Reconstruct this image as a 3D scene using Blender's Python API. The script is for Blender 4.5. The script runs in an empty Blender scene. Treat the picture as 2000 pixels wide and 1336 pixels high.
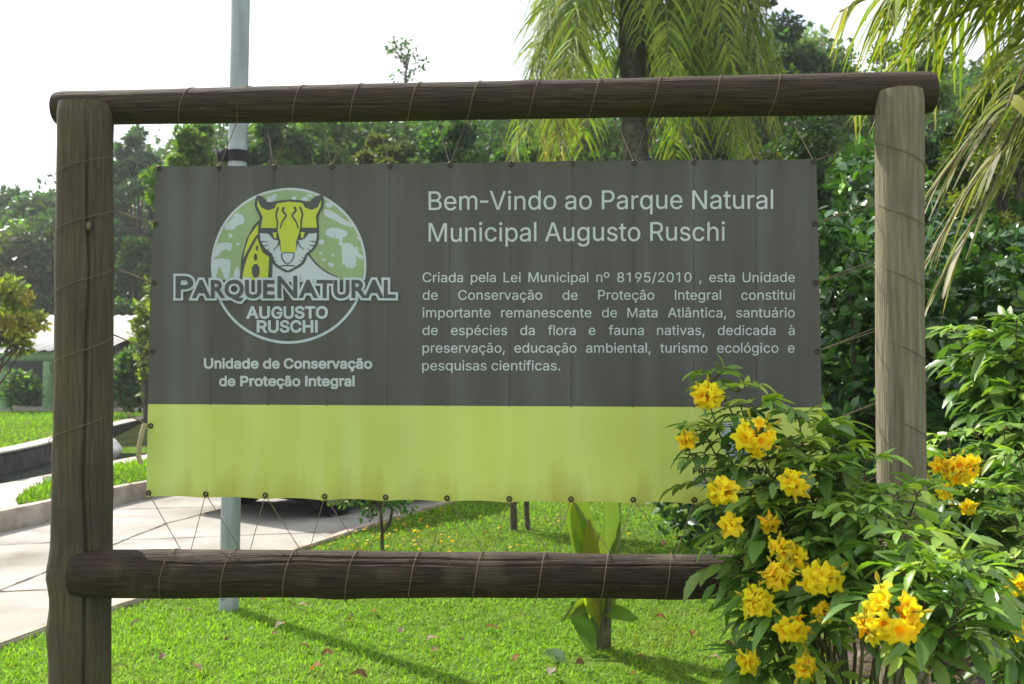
import bpy, bmesh, math, random, os
import numpy as np
from mathutils import Vector
from mathutils.geometry import delaunay_2d_cdt

scene = bpy.context.scene
COL = scene.collection
PI = math.pi

# ------------------------------------------------------------------ camera
CAM_H, PITCH, FPX = 1.5, math.radians(1.57), 1900.0
cam_data = bpy.data.cameras.new("camera")
cam_data.sensor_width = 36.0
cam_data.lens = 36.0 * FPX / 2000.0
cam_data.clip_start = 0.05
cam_data.clip_end = 1500
cam_data.dof.use_dof = True
cam_data.dof.focus_distance = 2.85
cam_data.dof.aperture_fstop = 7.0
cam = bpy.data.objects.new("camera", cam_data)
COL.objects.link(cam)
cam.location = (0, 0, CAM_H)
cam.rotation_euler = (PI / 2 + PITCH, 0, 0)
scene.camera = cam

# ------------------------------------------------------------------ sky, sun, exposure
SUN_EL, SUN_AZ = math.radians(46), math.radians(-46)      # azimuth from +Y towards +X
world = bpy.data.worlds.new("World")
scene.world = world
world.use_nodes = True
wn, wl = world.node_tree.nodes, world.node_tree.links
bg = wn["Background"]
bg.inputs["Strength"].default_value = 0.115
sky = wn.new("ShaderNodeTexSky")
sky.sky_type = 'NISHITA'
sky.sun_disc = False
sky.sun_elevation = SUN_EL
sky.sun_rotation = SUN_AZ
sky.air_density = 1.0
sky.dust_density = 2.0
tc = wn.new("ShaderNodeTexCoord")
mp = wn.new("ShaderNodeMapping")
mp.inputs["Scale"].default_value = (1.5, 1.5, 4.0)
nz = wn.new("ShaderNodeTexNoise")
nz.inputs["Scale"].default_value = 2.1
nz.inputs["Detail"].default_value = 7
rp = wn.new("ShaderNodeValToRGB")
rp.color_ramp.elements[0].position = 0.33
rp.color_ramp.elements[1].position = 0.56
mx = wn.new("ShaderNodeMixRGB")
mx.inputs["Color2"].default_value = (8.2, 8.3, 8.6, 1)
wl.new(tc.outputs["Generated"], mp.inputs["Vector"])
wl.new(mp.outputs["Vector"], nz.inputs["Vector"])
wl.new(nz.outputs["Fac"], rp.inputs["Fac"])
wl.new(rp.outputs["Color"], mx.inputs["Fac"])
wl.new(sky.outputs["Color"], mx.inputs["Color1"])
wl.new(mx.outputs["Color"], bg.inputs["Color"])

sun_data = bpy.data.lights.new("sun", 'SUN')
sun_data.energy = 5.0
sun_data.angle = math.radians(0.53)
sun_data.color = (1.0, 0.95, 0.86)
sun = bpy.data.objects.new("sun", sun_data)
COL.objects.link(sun)
sdir = Vector((math.sin(SUN_AZ) * math.cos(SUN_EL), math.cos(SUN_AZ) * math.cos(SUN_EL), math.sin(SUN_EL)))
sun.rotation_euler = sdir.to_track_quat('Z', 'Y').to_euler()

scene.view_settings.view_transform = 'Standard'
scene.view_settings.look = 'None'
scene.view_settings.exposure = 0.85
scene.view_settings.gamma = 1.0
scene.render.engine = 'CYCLES'
scene.cycles.max_bounces = 7
scene.cycles.diffuse_bounces = 3
scene.cycles.glossy_bounces = 2
scene.cycles.transmission_bounces = 4
scene.cycles.transparent_max_bounces = 4
scene.cycles.caustics_reflective = False
scene.cycles.caustics_refractive = False
scene.cycles.use_denoising = True

# ------------------------------------------------------------------ geometry helpers
def at(px, py, Y):
    """the world point at depth Y seen at pixel (px, py) of the 2000 x 1336 photograph"""
    dx, dy = (px - 1000) / FPX, (668 - py) / FPX
    yy = math.cos(PITCH) - math.sin(PITCH) * dy
    zz = math.sin(PITCH) + math.cos(PITCH) * dy
    t = Y / yy
    return Vector((dx * t, Y, CAM_H + zz * t))

def gnd(px, py, z=0.0):
    dx, dy = (px - 1000) / FPX, (668 - py) / FPX
    yy = math.cos(PITCH) - math.sin(PITCH) * dy
    zz = math.sin(PITCH) + math.cos(PITCH) * dy
    t = (z - CAM_H) / zz
    return Vector((dx * t, yy * t, z))

SA = math.radians(2.6)
SC = np.array([0.0, 2.90, 0.0])
SE = np.array([math.cos(SA), -math.sin(SA), 0.0])        # along the sign, to the right
SN = np.array([-math.sin(SA), -math.cos(SA), 0.0])       # towards the camera

def sp(px, py, off=0.0):
    """photo pixel -> (u, z) on the sign's own plane moved OFF metres along its normal"""
    px, py = np.asarray(px, float), np.asarray(py, float)
    dx, dy = (px - 1000) / FPX, (668 - py) / FPX
    d = np.stack([dx, math.cos(PITCH) - math.sin(PITCH) * dy, math.sin(PITCH) + math.cos(PITCH) * dy], -1)
    o = np.array([0, 0, CAM_H])
    p0 = SC + SN * off
    t = ((p0 - o) @ SN) / (d @ SN)
    P = o + d * t[..., None]
    return (P - SC) @ SE, P[..., 2]

def sw(u, z, n=0.0):
    u, z = np.asarray(u, float), np.asarray(z, float)
    n = np.broadcast_to(np.asarray(n, float), u.shape)
    return SC + u[..., None] * SE + n[..., None] * SN + np.stack([0 * z, 0 * z, z], -1)

class Soup:
    def __init__(s): s.v, s.f, s.c, s.m, s.n = [], [], [], [], 0
    def add(s, v, f, col=None, mi=0):
        v = np.asarray(v, np.float32).reshape(-1, 3)
        f = np.asarray(f, np.int32)
        if col is None: col = (0.5, 0.5, 0.5)
        col = np.broadcast_to(np.asarray(col, np.float32), v.shape)
        s.v.append(v); s.f.append(f + s.n); s.c.append(col); s.m.append(np.full(len(f), mi, np.int32)); s.n += len(v)
    def mesh(s, name, smooth=False):
        me = bpy.data.meshes.new(name)
        v = np.concatenate(s.v); me.vertices.add(len(v)); me.vertices.foreach_set("co", v.ravel())
        li = np.concatenate([f.ravel() for f in s.f]); tot = np.concatenate([np.full(len(f), f.shape[1], np.int32) for f in s.f])
        me.loops.add(len(li)); me.loops.foreach_set("vertex_index", li)
        me.polygons.add(len(tot))
        me.polygons.foreach_set("loop_start", np.concatenate([[0], np.cumsum(tot)[:-1]]).astype(np.int32))
        me.polygons.foreach_set("loop_total", tot)
        me.polygons.foreach_set("material_index", np.concatenate(s.m))
        if smooth: me.polygons.foreach_set("use_smooth", np.ones(len(tot), bool))
        me.update(calc_edges=True)
        a = me.attributes.new("tint", 'FLOAT_COLOR', 'POINT')
        a.data.foreach_set("color", np.concatenate([np.concatenate(s.c), np.ones((len(v), 1), np.float32)], 1).ravel())
        return me

def obj(name, me, mats=None, parent=None, loc=None):
    o = bpy.data.objects.new(name, me)
    COL.objects.link(o)
    for m in (mats if isinstance(mats, (list, tuple)) else [mats] if mats else []):
        if not (me.materials and len(me.materials) >= len(mats if isinstance(mats, (list, tuple)) else [mats])): me.materials.append(m)
    if parent is not None: o.parent = parent
    if loc is not None: o.location = loc
    return o

def tag(o, label=None, cat=None, group=None, kind=None):
    if label: o["label"] = label
    if cat: o["category"] = cat
    if group: o["group"] = group
    if kind: o["kind"] = kind
    return o

def thing(name, label, cat, loc=(0, 0, 0), group=None, rotz=0.0):
    o = bpy.data.objects.new(name, None); COL.objects.link(o)
    o.empty_display_size = 0.1
    o.location = loc; o.rotation_euler = (0, 0, rotz)
    return tag(o, label, cat, group)

def wpart(name, soup, mats, root, smooth=False, sub=None):
    """a part whose shape was written in world coordinates"""
    o = obj(name, soup.mesh(name, smooth), mats, sub or root)
    if sub is None: o.location = -Vector(root.location)
    return o

def norm(a): return a / np.maximum(np.linalg.norm(a, axis=-1, keepdims=True), 1e-9)

def frames(x, up):
    x = norm(x); y = norm(np.cross(up, x)); z = np.cross(x, y)
    return np.stack([x, y, z], -1)

def scatter(s, tv, tf, pos, R, sc, col, mi=0):
    m, n = len(pos), len(tv)
    sc = np.asarray(sc, float)
    if sc.ndim == 1: sc = np.repeat(sc[:, None], 3, 1)
    v = np.einsum('mij,mnj->mni', R, tv[None] * sc[:, None, :]) + pos[:, None, :]
    f = (np.asarray(tf)[None] + (np.arange(m) * n)[:, None, None]).reshape(-1, np.asarray(tf).shape[1])
    c = np.repeat(np.asarray(col)[:, None, :], n, 1).reshape(-1, 3)
    s.add(v.reshape(-1, 3), f, c, mi)

def tube(s, pts, rad, sides=8, col=None, mi=0, cap=True):
    P = np.asarray([tuple(p) for p in pts], float); k = len(P)
    rad = np.broadcast_to(np.asarray(rad, float), (k,))
    T = np.gradient(P, axis=0); T = norm(T)
    ref = np.array([0.0, 0, 1]) if abs(T[0][2]) < 0.9 else np.array([1.0, 0, 0])
    N = []
    a = norm(np.cross(T[0], ref))
    for i in range(k):
        a = norm(a - T[i] * np.dot(a, T[i])); N.append(a)
    N = np.array(N); B = np.cross(T, N)
    th = np.linspace(0, 2 * PI, sides, endpoint=False)
    V = P[:, None] + rad[:, None, None] * (np.cos(th)[None, :, None] * N[:, None] + np.sin(th)[None, :, None] * B[:, None])
    i, j = np.meshgrid(np.arange(k - 1), np.arange(sides), indexing='ij')
    f = np.stack([i * sides + j, i * sides + (j + 1) % sides, (i + 1) * sides + (j + 1) % sides, (i + 1) * sides + j], -1).reshape(-1, 4)
    s.add(V.reshape(-1, 3), f, col, mi)
    if cap:
        s.add(V[0], [list(range(sides))[::-1]], col, mi); s.add(V[-1], [list(range(sides))], col, mi)

def strips(s, base, d, side, L, w, droop, col, k=5, mi=0, fold=0.0, tipw=0.12):
    """many ribbon leaves at once; d start direction, droop bends them down"""
    m = len(base); t = np.linspace(0, 1, k)
    L = np.asarray(L)[:, None, None]; w = np.asarray(w); droop = np.asarray(droop)[:, None, None]
    P = base[:, None] + d[:, None] * L * t[None, :, None] + np.array([0, 0, -1.0]) * L * droop * (t ** 2)[None, :, None]
    prof = np.where(t < 0.25, 0.55 + 1.8 * t, 1 - (1 - tipw) * (np.maximum(t - 0.25, 0) / 0.75) ** 1.6)
    W = side[:, None] * (w[:, None] * prof[None])[:, :, None] * 0.5
    V = np.stack([P - W, P + W], 2).reshape(m, 2 * k, 3)
    q = np.array([[2 * i, 2 * i + 1, 2 * i + 3, 2 * i + 2] for i in range(k - 1)])
    f = (q[None] + (np.arange(m) * 2 * k)[:, None, None]).reshape(-1, 4)
    s.add(V.reshape(-1, 3), f, np.repeat(np.asarray(col)[:, None], 2 * k, 1).reshape(-1, 3), mi)

def box(s, x0, x1, y0, y1, z0, z1, col=None, mi=0, M=None):
    v = np.array([(x, y, z) for z in (z0, z1) for y in (y0, y1) for x in (x0, x1)], float)
    if M is not None: v = M(v)
    s.add(v, [[0, 2, 3, 1], [4, 5, 7, 6], [0, 1, 5, 4], [2, 6, 7, 3], [0, 4, 6, 2], [1, 3, 7, 5]], col, mi)

def slab(name, poly, z0, z1, mat, kind='structure', label=None, cat=None, bev=0.0):
    bm = bmesh.new()
    vs = [bm.verts.new((p[0], p[1], z1)) for p in poly]
    f = bm.faces.new(vs)
    if f.normal.z < 0: f.normal_flip()
    if z1 > z0:
        r = bmesh.ops.extrude_face_region(bm, geom=[f])
        for e in r['geom']:
            if isinstance(e, bmesh.types.BMVert): e.co.z = z0
    bmesh.ops.recalc_face_normals(bm, faces=bm.faces)
    if z1 <= z0:
        for q in bm.faces:
            if q.normal.z < 0: q.normal_flip()
    if bev and z1 > z0:
        ed = [e for e in bm.edges if all(abs(v.co.z - z1) < 1e-5 for v in e.verts)]
        bmesh.ops.bevel(bm, geom=ed, offset=bev, segments=2, affect='EDGES')
    me = bpy.data.meshes.new(name); bm.to_mesh(me); bm.free()
    o = obj(name, me, mat)
    return tag(o, label, cat, kind=kind)

def smooth_noise(rng, n, oct=4):
    t = np.linspace(0, 1, n); a = np.zeros(n)
    for k in range(1, oct + 1): a += rng.normal() / k * np.sin(2 * PI * (t * k * 1.3 + rng.random()))
    return a

# ------------------------------------------------------------------ materials
def newmat(name):
    m = bpy.data.materials.new(name); m.use_nodes = True
    nt = m.node_tree
    return m, nt.nodes, nt.links, nt.nodes["Principled BSDF"]

def setp(b, **kw):
    for k, v in kw.items(): b.inputs[k.replace('_', ' ')].default_value = v

def noise_mat(name, stops, scale=6.0, mscale=(1, 1, 1), rough=0.85, detail=8, bump=0.0, bscale=None, spec=0.3, dist=0.0, blotch=None, coord="Object"):
    """colour ramp over noise, an optional second, broader stain noise, and a fine bump"""
    m, n, l, b = newmat(name)
    t = n.new("ShaderNodeTexCoord"); mpn = n.new("ShaderNodeMapping"); mpn.inputs["Scale"].default_value = mscale
    l.new(t.outputs[coord], mpn.inputs["Vector"])
    z = n.new("ShaderNodeTexNoise"); z.inputs["Scale"].default_value = scale; z.inputs["Detail"].default_value = detail; z.inputs["Distortion"].default_value = dist
    l.new(mpn.outputs[0], z.inputs["Vector"])
    r = n.new("ShaderNodeValToRGB"); e = r.color_ramp.elements
    while len(e) < len(stops): e.new(0.5)
    for i, (p, c) in enumerate(stops): e[i].position = p; e[i].color = (*c, 1)
    l.new(z.outputs["Fac"], r.inputs["Fac"])
    out = r.outputs["Color"]
    if blotch:
        bs, bc, lo, hi = blotch
        z2 = n.new("ShaderNodeTexNoise"); z2.inputs["Scale"].default_value = bs; z2.inputs["Detail"].default_value = 5
        l.new(t.outputs[coord], z2.inputs["Vector"])
        r2 = n.new("ShaderNodeValToRGB"); r2.color_ramp.elements[0].position = lo; r2.color_ramp.elements[1].position = hi
        l.new(z2.outputs["Fac"], r2.inputs["Fac"])
        mm = n.new("ShaderNodeMixRGB"); mm.inputs["Color2"].default_value = (*bc, 1)
        l.new(r2.outputs["Color"], mm.inputs["Fac"]); l.new(out, mm.inputs["Color1"]); out = mm.outputs["Color"]
    l.new(out, b.inputs["Base Color"])
    setp(b, Roughness=rough); b.inputs["Specular IOR Level"].default_value = spec
    if bump:
        z3 = n.new("ShaderNodeTexNoise"); z3.inputs["Scale"].default_value = bscale or scale * 2; z3.inputs["Detail"].default_value = 6
        l.new(mpn.outputs[0], z3.inputs["Vector"])
        bp = n.new("ShaderNodeBump"); bp.inputs["Strength"].default_value = bump; bp.inputs["Distance"].default_value = 0.01
        l.new(z3.outputs["Fac"], bp.inputs["Height"]); l.new(bp.outputs["Normal"], b.inputs["Normal"])
    return m

def leaf_mat(name, trans=0.4, rough=0.45, spec=0.4, tcol=(1.25, 1.35, 0.45)):
    """leaf: reflected tint plus light let through; each leaf carries its own tint"""
    m, n, l, b = newmat(name)
    a = n.new("ShaderNodeAttribute"); a.attribute_name = "tint"
    l.new(a.outputs["Color"], b.inputs["Base Color"])
    setp(b, Roughness=rough); b.inputs["Specular IOR Level"].default_value = spec
    tr = n.new("ShaderNodeBsdfTranslucent")
    mu = n.new("ShaderNodeMixRGB"); mu.blend_type = 'MULTIPLY'; mu.inputs["Fac"].default_value = 1; mu.inputs["Color2"].default_value = (*tcol, 1)
    l.new(a.outputs["Color"], mu.inputs["Color1"]); l.new(mu.outputs["Color"], tr.inputs["Color"])
    ms = n.new("ShaderNodeMixShader"); ms.inputs["Fac"].default_value = trans
    l.new(b.outputs[0], ms.inputs[1]); l.new(tr.outputs[0], ms.inputs[2])
    l.new(ms.outputs[0], n["Material Output"].inputs["Surface"])
    return m

def plain(name, col, rough=0.6, metal=0.0, spec=0.4):
    m, n, l, b = newmat(name)
    t = n.new("ShaderNodeTexCoord"); z = n.new("ShaderNodeTexNoise"); z.inputs["Scale"].default_value = 9; z.inputs["Detail"].default_value = 6
    l.new(t.outputs["Object"], z.inputs["Vector"])
    r = n.new("ShaderNodeValToRGB")
    r.color_ramp.elements[0].color = (*[c * 0.82 for c in col], 1); r.color_ramp.elements[1].color = (*[min(1, c * 1.12) for c in col], 1)
    r.color_ramp.elements[0].position = .3; r.color_ramp.elements[1].position = .7
    l.new(z.outputs["Fac"], r.inputs["Fac"]); l.new(r.outputs["Color"], b.inputs["Base Color"])
    setp(b, Roughness=rough, Metallic=metal); b.inputs["Specular IOR Level"].default_value = spec
    return m

M = {}
M['leaf'] = leaf_mat("tree_leaf", 0.45, 0.5, 0.35)
M['glossy_leaf'] = leaf_mat("glossy_leaf", 0.22, 0.28, 0.5)
M['bush_leaf'] = leaf_mat("bush_leaf", 0.36, 0.36, 0.5)
M['palm_leaf'] = leaf_mat("palm_leaf", 0.46, 0.6, 0.2)
M['grass'] = leaf_mat("grass_blade", 0.45, 0.6, 0.2, (1.2, 1.25, 0.5))
M['petal'] = leaf_mat("petal", 0.5, 0.6, 0.2, (1.05, 1.0, 0.5))
M['bark'] = noise_mat("bark", [(0.3, (0.035, 0.028, 0.022)), (0.7, (0.13, 0.105, 0.08))], 10, (3, 3, .6), .95, bump=.6)
M['palm_bark'] = noise_mat("palm_bark", [(0.3, (0.06, 0.055, 0.05)), (0.7, (0.2, 0.185, 0.165))], 8, (1, 1, 5), .95, bump=.6)
M['stem'] = noise_mat("stem", [(0.3, (0.06, 0.06, 0.025)), (0.7, (0.15, 0.13, 0.06))], 20, (1, 1, .4), .8)
POST = [(0.18, (0.038, 0.029, 0.017)), (0.42, (0.069, 0.057, 0.034)), (0.6, (0.088, 0.076, 0.047)), (0.85, (0.122, 0.110, 0.073))]
M['post'] = noise_mat("weathered_post", POST, 14, (9, 9, .5), .88, bump=.6, bscale=22, spec=.25, dist=.15, blotch=(3.5, (0.05, 0.041, 0.029), .48, .75))
M['pale_post'] = noise_mat("pale_weathered_post", [(p_, tuple(min(1, q_ * f_) for q_, f_ in zip(c_, (2.3, 2.38, 2.6)))) for p_, c_ in POST], 12, (8, 8, .45), .88, bump=.5, bscale=22, spec=.25, dist=.15, blotch=(3.0, (0.10, 0.088, 0.062), .5, .8))
BEAM = [(0.24, (0.018, 0.011, 0.006)), (0.46, (0.036, 0.024, 0.013)), (0.62, (0.053, 0.037, 0.020)), (0.85, (0.090, 0.067, 0.038))]
M['beam'] = noise_mat("weathered_beam", BEAM, 14, (.5, 9, 9), .85, bump=.6, bscale=22, spec=.3, dist=.3, blotch=(4.0, (0.022, 0.015, 0.010), .5, .75))
M['low_beam'] = noise_mat("sun_mottled_beam", [(p_, tuple(q_ * .8 for q_ in c_)) for p_, c_ in BEAM], 14, (.5, 9, 9), .85, bump=.7, bscale=22, spec=.3, dist=.15, blotch=(5.5, (0.12, 0.095, 0.065), .56, .82))  # pale blotches put the sun's mottling into the log's colour
M['pole'] = noise_mat("galvanised_pole", [(0.3, (0.21, 0.245, 0.265)), (0.7, (0.34, 0.385, 0.41))], 5, (3, 3, .5), .5, spec=.5, blotch=(2.5, (0.18, 0.225, 0.20), .55, .8))
M['cord'] = plain("cord", (0.16, 0.12, 0.075), .9)
M['eyelet'] = plain("eyelet", (0.08, 0.065, 0.05), .45, .8)
M['black'] = plain("black_rubber", (0.012, 0.012, 0.013), .7)
M['white_stone'] = noise_mat("white_stone", [(0.3, (0.5, 0.49, 0.46)), (0.7, (0.75, 0.74, 0.72))], 5, rough=.8, bump=.2)
M['concrete'] = noise_mat("driveway_concrete", [(0.3, (0.23, 0.215, 0.19)), (0.55, (0.34, 0.325, 0.295)), (0.75, (0.43, 0.41, 0.375))], 2.2, rough=.92, detail=12, bump=.15, bscale=60, spec=.2, blotch=(1.1, (0.17, 0.155, 0.125), .46, .72))
M['kerb'] = noise_mat("kerb_concrete", [(0.3, (0.26, 0.22, 0.17)), (0.7, (0.52, 0.47, 0.40))], 3.5, rough=.92, bump=.25, bscale=40, spec=.2, blotch=(2.2, (0.17, 0.13, 0.09), .52, .75))
M['path'] = noise_mat("path_concrete", [(0.3, (0.33, 0.30, 0.26)), (0.7, (0.48, 0.44, 0.39))], 3, rough=.92, spec=.2)
M['wall'] = noise_mat("dark_wall", [(0.3, (0.05, 0.05, 0.05)), (0.7, (0.13, 0.125, 0.12))], 5, rough=.9, bump=.3, spec=.2)
M['turf'] = noise_mat("turf", [(0.3, (0.045, 0.075, 0.014)), (0.5, (0.075, 0.135, 0.02)), (0.72, (0.13, 0.19, 0.035))], 9, rough=1, detail=10, bump=.8, bscale=90, spec=0, blotch=(.8, (0.15, 0.13, 0.055), .55, .8))
M['soil'] = noise_mat("soil", [(0.3, (0.035, 0.026, 0.02)), (0.55, (0.085, 0.066, 0.05)), (0.75, (0.15, 0.12, 0.095))], 14, rough=1, detail=12, bump=.9, bscale=40, spec=.05)
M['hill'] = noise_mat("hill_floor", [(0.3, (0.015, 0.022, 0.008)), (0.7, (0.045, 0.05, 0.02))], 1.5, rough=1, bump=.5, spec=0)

# ------------------------------------------------------------------ ground and setting
EDGE_Y = [0, 3, 5.30, 5.69, 6.14, 6.38, 8.12, 9.47, 10.75, 13, 16, 22]
EDGE_X = [-4.2, -3.4, -2.79, -2.71, -2.55, -2.42, -1.78, -1.33, -0.79, 0.35, 2.0, 5.0]
def edge_x(y): return np.interp(y, EDGE_Y, EDGE_X)
KERB_Y = [0, 5, 8.85, 11.2, 14, 17, 22]
KERB_X = [-6.1, -5.35, -4.66, -4.22, -3.2, -1.6, 1.6]
def kerb_x(y): return np.interp(y, KERB_Y, KERB_X)

def hill_z(x, y):
    x, y = np.asarray(x, float), np.asarray(y, float)
    s = np.clip((x + 9 + 0.12 * y) / 16, 0, 1); s = s * s * (3 - 2 * s)
    d = np.maximum(y - 17, 0)
    far = 0.02 * d + s * (0.20 * d + 0.002 * d * d)
    side = np.maximum(x - 5, 0)
    return np.minimum(far, 26) + np.minimum(0.03 * side ** 1.3, 2.5)

def ground_sheet():
    xs = np.concatenate([np.linspace(-220, -40, 14), np.linspace(-36, 36, 60), np.linspace(40, 220, 14)])
    ys = np.concatenate([np.linspace(-60, 0, 8), np.linspace(1, 60, 60), np.linspace(64, 320, 24)])
    X, Y = np.meshgrid(xs, ys)
    Z = hill_z(X, Y)
    V = np.stack([X, Y, Z], -1).reshape(-1, 3)
    nx = len(xs); i, j = np.meshgrid(np.arange(len(ys) - 1), np.arange(nx - 1), indexing='ij')
    f = np.stack([i * nx + j, i * nx + j + 1, (i + 1) * nx + j + 1, (i + 1) * nx + j], -1).reshape(-1, 4)
    cx = V[f].mean(1)
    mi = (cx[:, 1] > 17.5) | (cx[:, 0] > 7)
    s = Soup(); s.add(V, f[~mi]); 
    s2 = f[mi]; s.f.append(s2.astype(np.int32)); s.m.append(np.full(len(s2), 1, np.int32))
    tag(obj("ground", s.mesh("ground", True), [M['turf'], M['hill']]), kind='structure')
ground_sheet()

def strip_poly(f0, f1, y0, y1, n=24):
    ys = np.linspace(y0, y1, n)
    return [(float(f0(y)), float(y)) for y in ys] + [(float(f1(y)), float(y)) for y in ys[::-1]]
slab("driveway", strip_poly(kerb_x, edge_x, 0.5, 21), 0, 0.006, M['concrete'])
slab("driveway_kerb_line", strip_poly(lambda y: edge_x(y) - .002, lambda y: edge_x(y) + .09, 0.5, 20), 0, 0.035, M['kerb'], bev=.01)
slab("planter_kerb", strip_poly(lambda y: kerb_x(y) - .14, lambda y: kerb_x(y) - .001, 0.5, 19), 0, 0.20, M['kerb'], bev=.015)
def joints():
    s = Soup(); rng = np.random.default_rng(2)
    L = [((-4.9, 6.2), (-2.6, 6.75)), ((-5.0, 8.1), (-1.8, 8.9)), ((-4.4, 10.3), (-1.1, 10.9)), ((-3.55, 4.6), (-3.35, 9.4)), ((-3.35, 9.4), (-2.6, 12.5)), ((-5.2, 4.9), (-2.95, 5.25))]
    for (a, b) in L:
        a, b = np.array(a), np.array(b); n = 26; d = norm(b - a); q = np.array([-d[1], d[0]]); V = []
        off = np.cumsum(rng.normal(0, .006, n)); w = .009 * rng.uniform(.4, 1.6, n)
        for i in range(n):
            c = a + (b - a) * i / (n - 1) + q * off[i]; V += [(*(c - q * w[i]), .0105), (*(c + q * w[i]), .0105)]
        s.add(V, [[2 * i, 2 * i + 1, 2 * i + 3, 2 * i + 2] for i in range(n - 1)])
    tag(obj("driveway_joints", s.mesh("driveway_joints"), M['soil']), kind='structure')
joints()
# raised bed behind the kerb: pale path with a grass island on it
def bed_in(y): return np.interp(y, [0, 8, 11, 12.3, 14, 17, 20], [-8.0, -6.6, -5.85, -5.75, -5.7, -5.4, -4.6])
slab("path", strip_poly(bed_in, lambda y: kerb_x(y) - .141, 0.5, 17), 0, 0.185, M['path'])
ISL = [gnd(35, 985, .19), gnd(30, 975, .19), gnd(45, 962, .19), gnd(95, 940, .19), gnd(150, 926, .19), gnd(213, 911, .19), gnd(285, 898, .19), (-4.0, 16.2, 0), (float(kerb_x(14)) - .15, 14, 0), (float(kerb_x(11.2)) - .15, 11.2, 0), (float(kerb_x(9.6)) - .15, 9.6, 0)]
ISL = [(p[0], p[1]) for p in ISL]
slab("grass_island", ISL, 0.1, 0.195, M['turf'])
def wall_x(y): return np.interp(y, [0, 10, 13.4, 15, 19.3, 26], [-8.9, -7.5, -7.15, -7.3, -8.1, -9.2])
pond_mat, n_, l_, b_ = newmat("pond_water")
setp(b_, Roughness=.12); b_.inputs["Base Color"].default_value = (0.012, 0.018, 0.015, 1)
zt = n_.new("ShaderNodeTexNoise"); zt.inputs["Scale"].default_value = 5; bpn = n_.new("ShaderNodeBump"); bpn.inputs["Strength"].default_value = .25; bpn.inputs["Distance"].default_value = .03
l_.new(zt.outputs["Fac"], bpn.inputs["Height"]); l_.new(bpn.outputs["Normal"], b_.inputs["Normal"])
slab("pond_water", strip_poly(lambda y: wall_x(y) + .001, lambda y: bed_in(y) - .001, 3, 24), 0, 0.012, pond_mat)
slab("pond_wall", strip_poly(lambda y: wall_x(y) - .3, wall_x, 3, 24), 0, 0.30, M['wall'], bev=.03)
slab("pond_coping", strip_poly(lambda y: wall_x(y) - .32, lambda y: wall_x(y) + .02, 3, 24), 0.302, 0.33, M['path'], bev=.008)
slab("terrace_lawn", [(-40, 3), (-40, 27.2)] + [(float(wall_x(y)) - .33, float(y)) for y in np.linspace(27.2, 3, 20)], 0, 0.30, M['turf'])
slab("pond_bank", strip_poly(lambda y: wall_x(y) - .3, lambda y: -2.0, 24.05, 29, 6), 0, 0.32, M['turf'])
slab("terrace_path", [(-40, 27.4), (-3, 27.4), (-3, 30), (-40, 30)], 0, 0.34, M['path'])

def boulder():
    bm = bmesh.new(); bmesh.ops.create_icosphere(bm, subdivisions=3, radius=1)
    r = random.Random(3)
    for v in bm.verts:
        k = 1 + .08 * math.sin(3 * v.co.x + 1) * math.cos(4 * v.co.y) + .04 * math.sin(7 * v.co.z + 2 * v.co.x)
        v.co = Vector((v.co.x * .3 * k, v.co.y * .25 * k, v.co.z * .2 * k))
    for f in bm.faces: f.smooth = True
    me = bpy.data.meshes.new("boulder"); bm.to_mesh(me); bm.free()
    o = obj("boulder", me, M['white_stone']); p = gnd(200, 890, .1); o.location = (p.x, p.y, .2)
    tag(o, "white rounded stone standing in the dark pond beside the left post", "stone")
boulder()

# ------------------------------------------------------------------ grass
def noise2(x, y, seed=0):
    r = np.random.default_rng(seed); a = np.zeros_like(x)
    for k in range(9):
        th, ph, fr = r.random() * 6.28, r.random() * 6.28, .6 * 1.35 ** k
        a += np.sin(fr * (x * math.cos(th) + y * math.sin(th)) + ph) / (1 + .25 * k)
    return a / 4

SOIL = [(0.46, 5.02, .20, .09), (1.05, 3.3, .75, 1.0), (2.9, 5.2, 1.3, 1.5), (2.2, 3.9, .7, .6)]
def soil_mask(x, y):
    k = np.full(x.shape, 9.0)
    for cx, cy, rx, ry in SOIL: k = np.minimum(k, np.hypot((x - cx) / rx, (y - cy) / ry))
    return k

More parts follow.
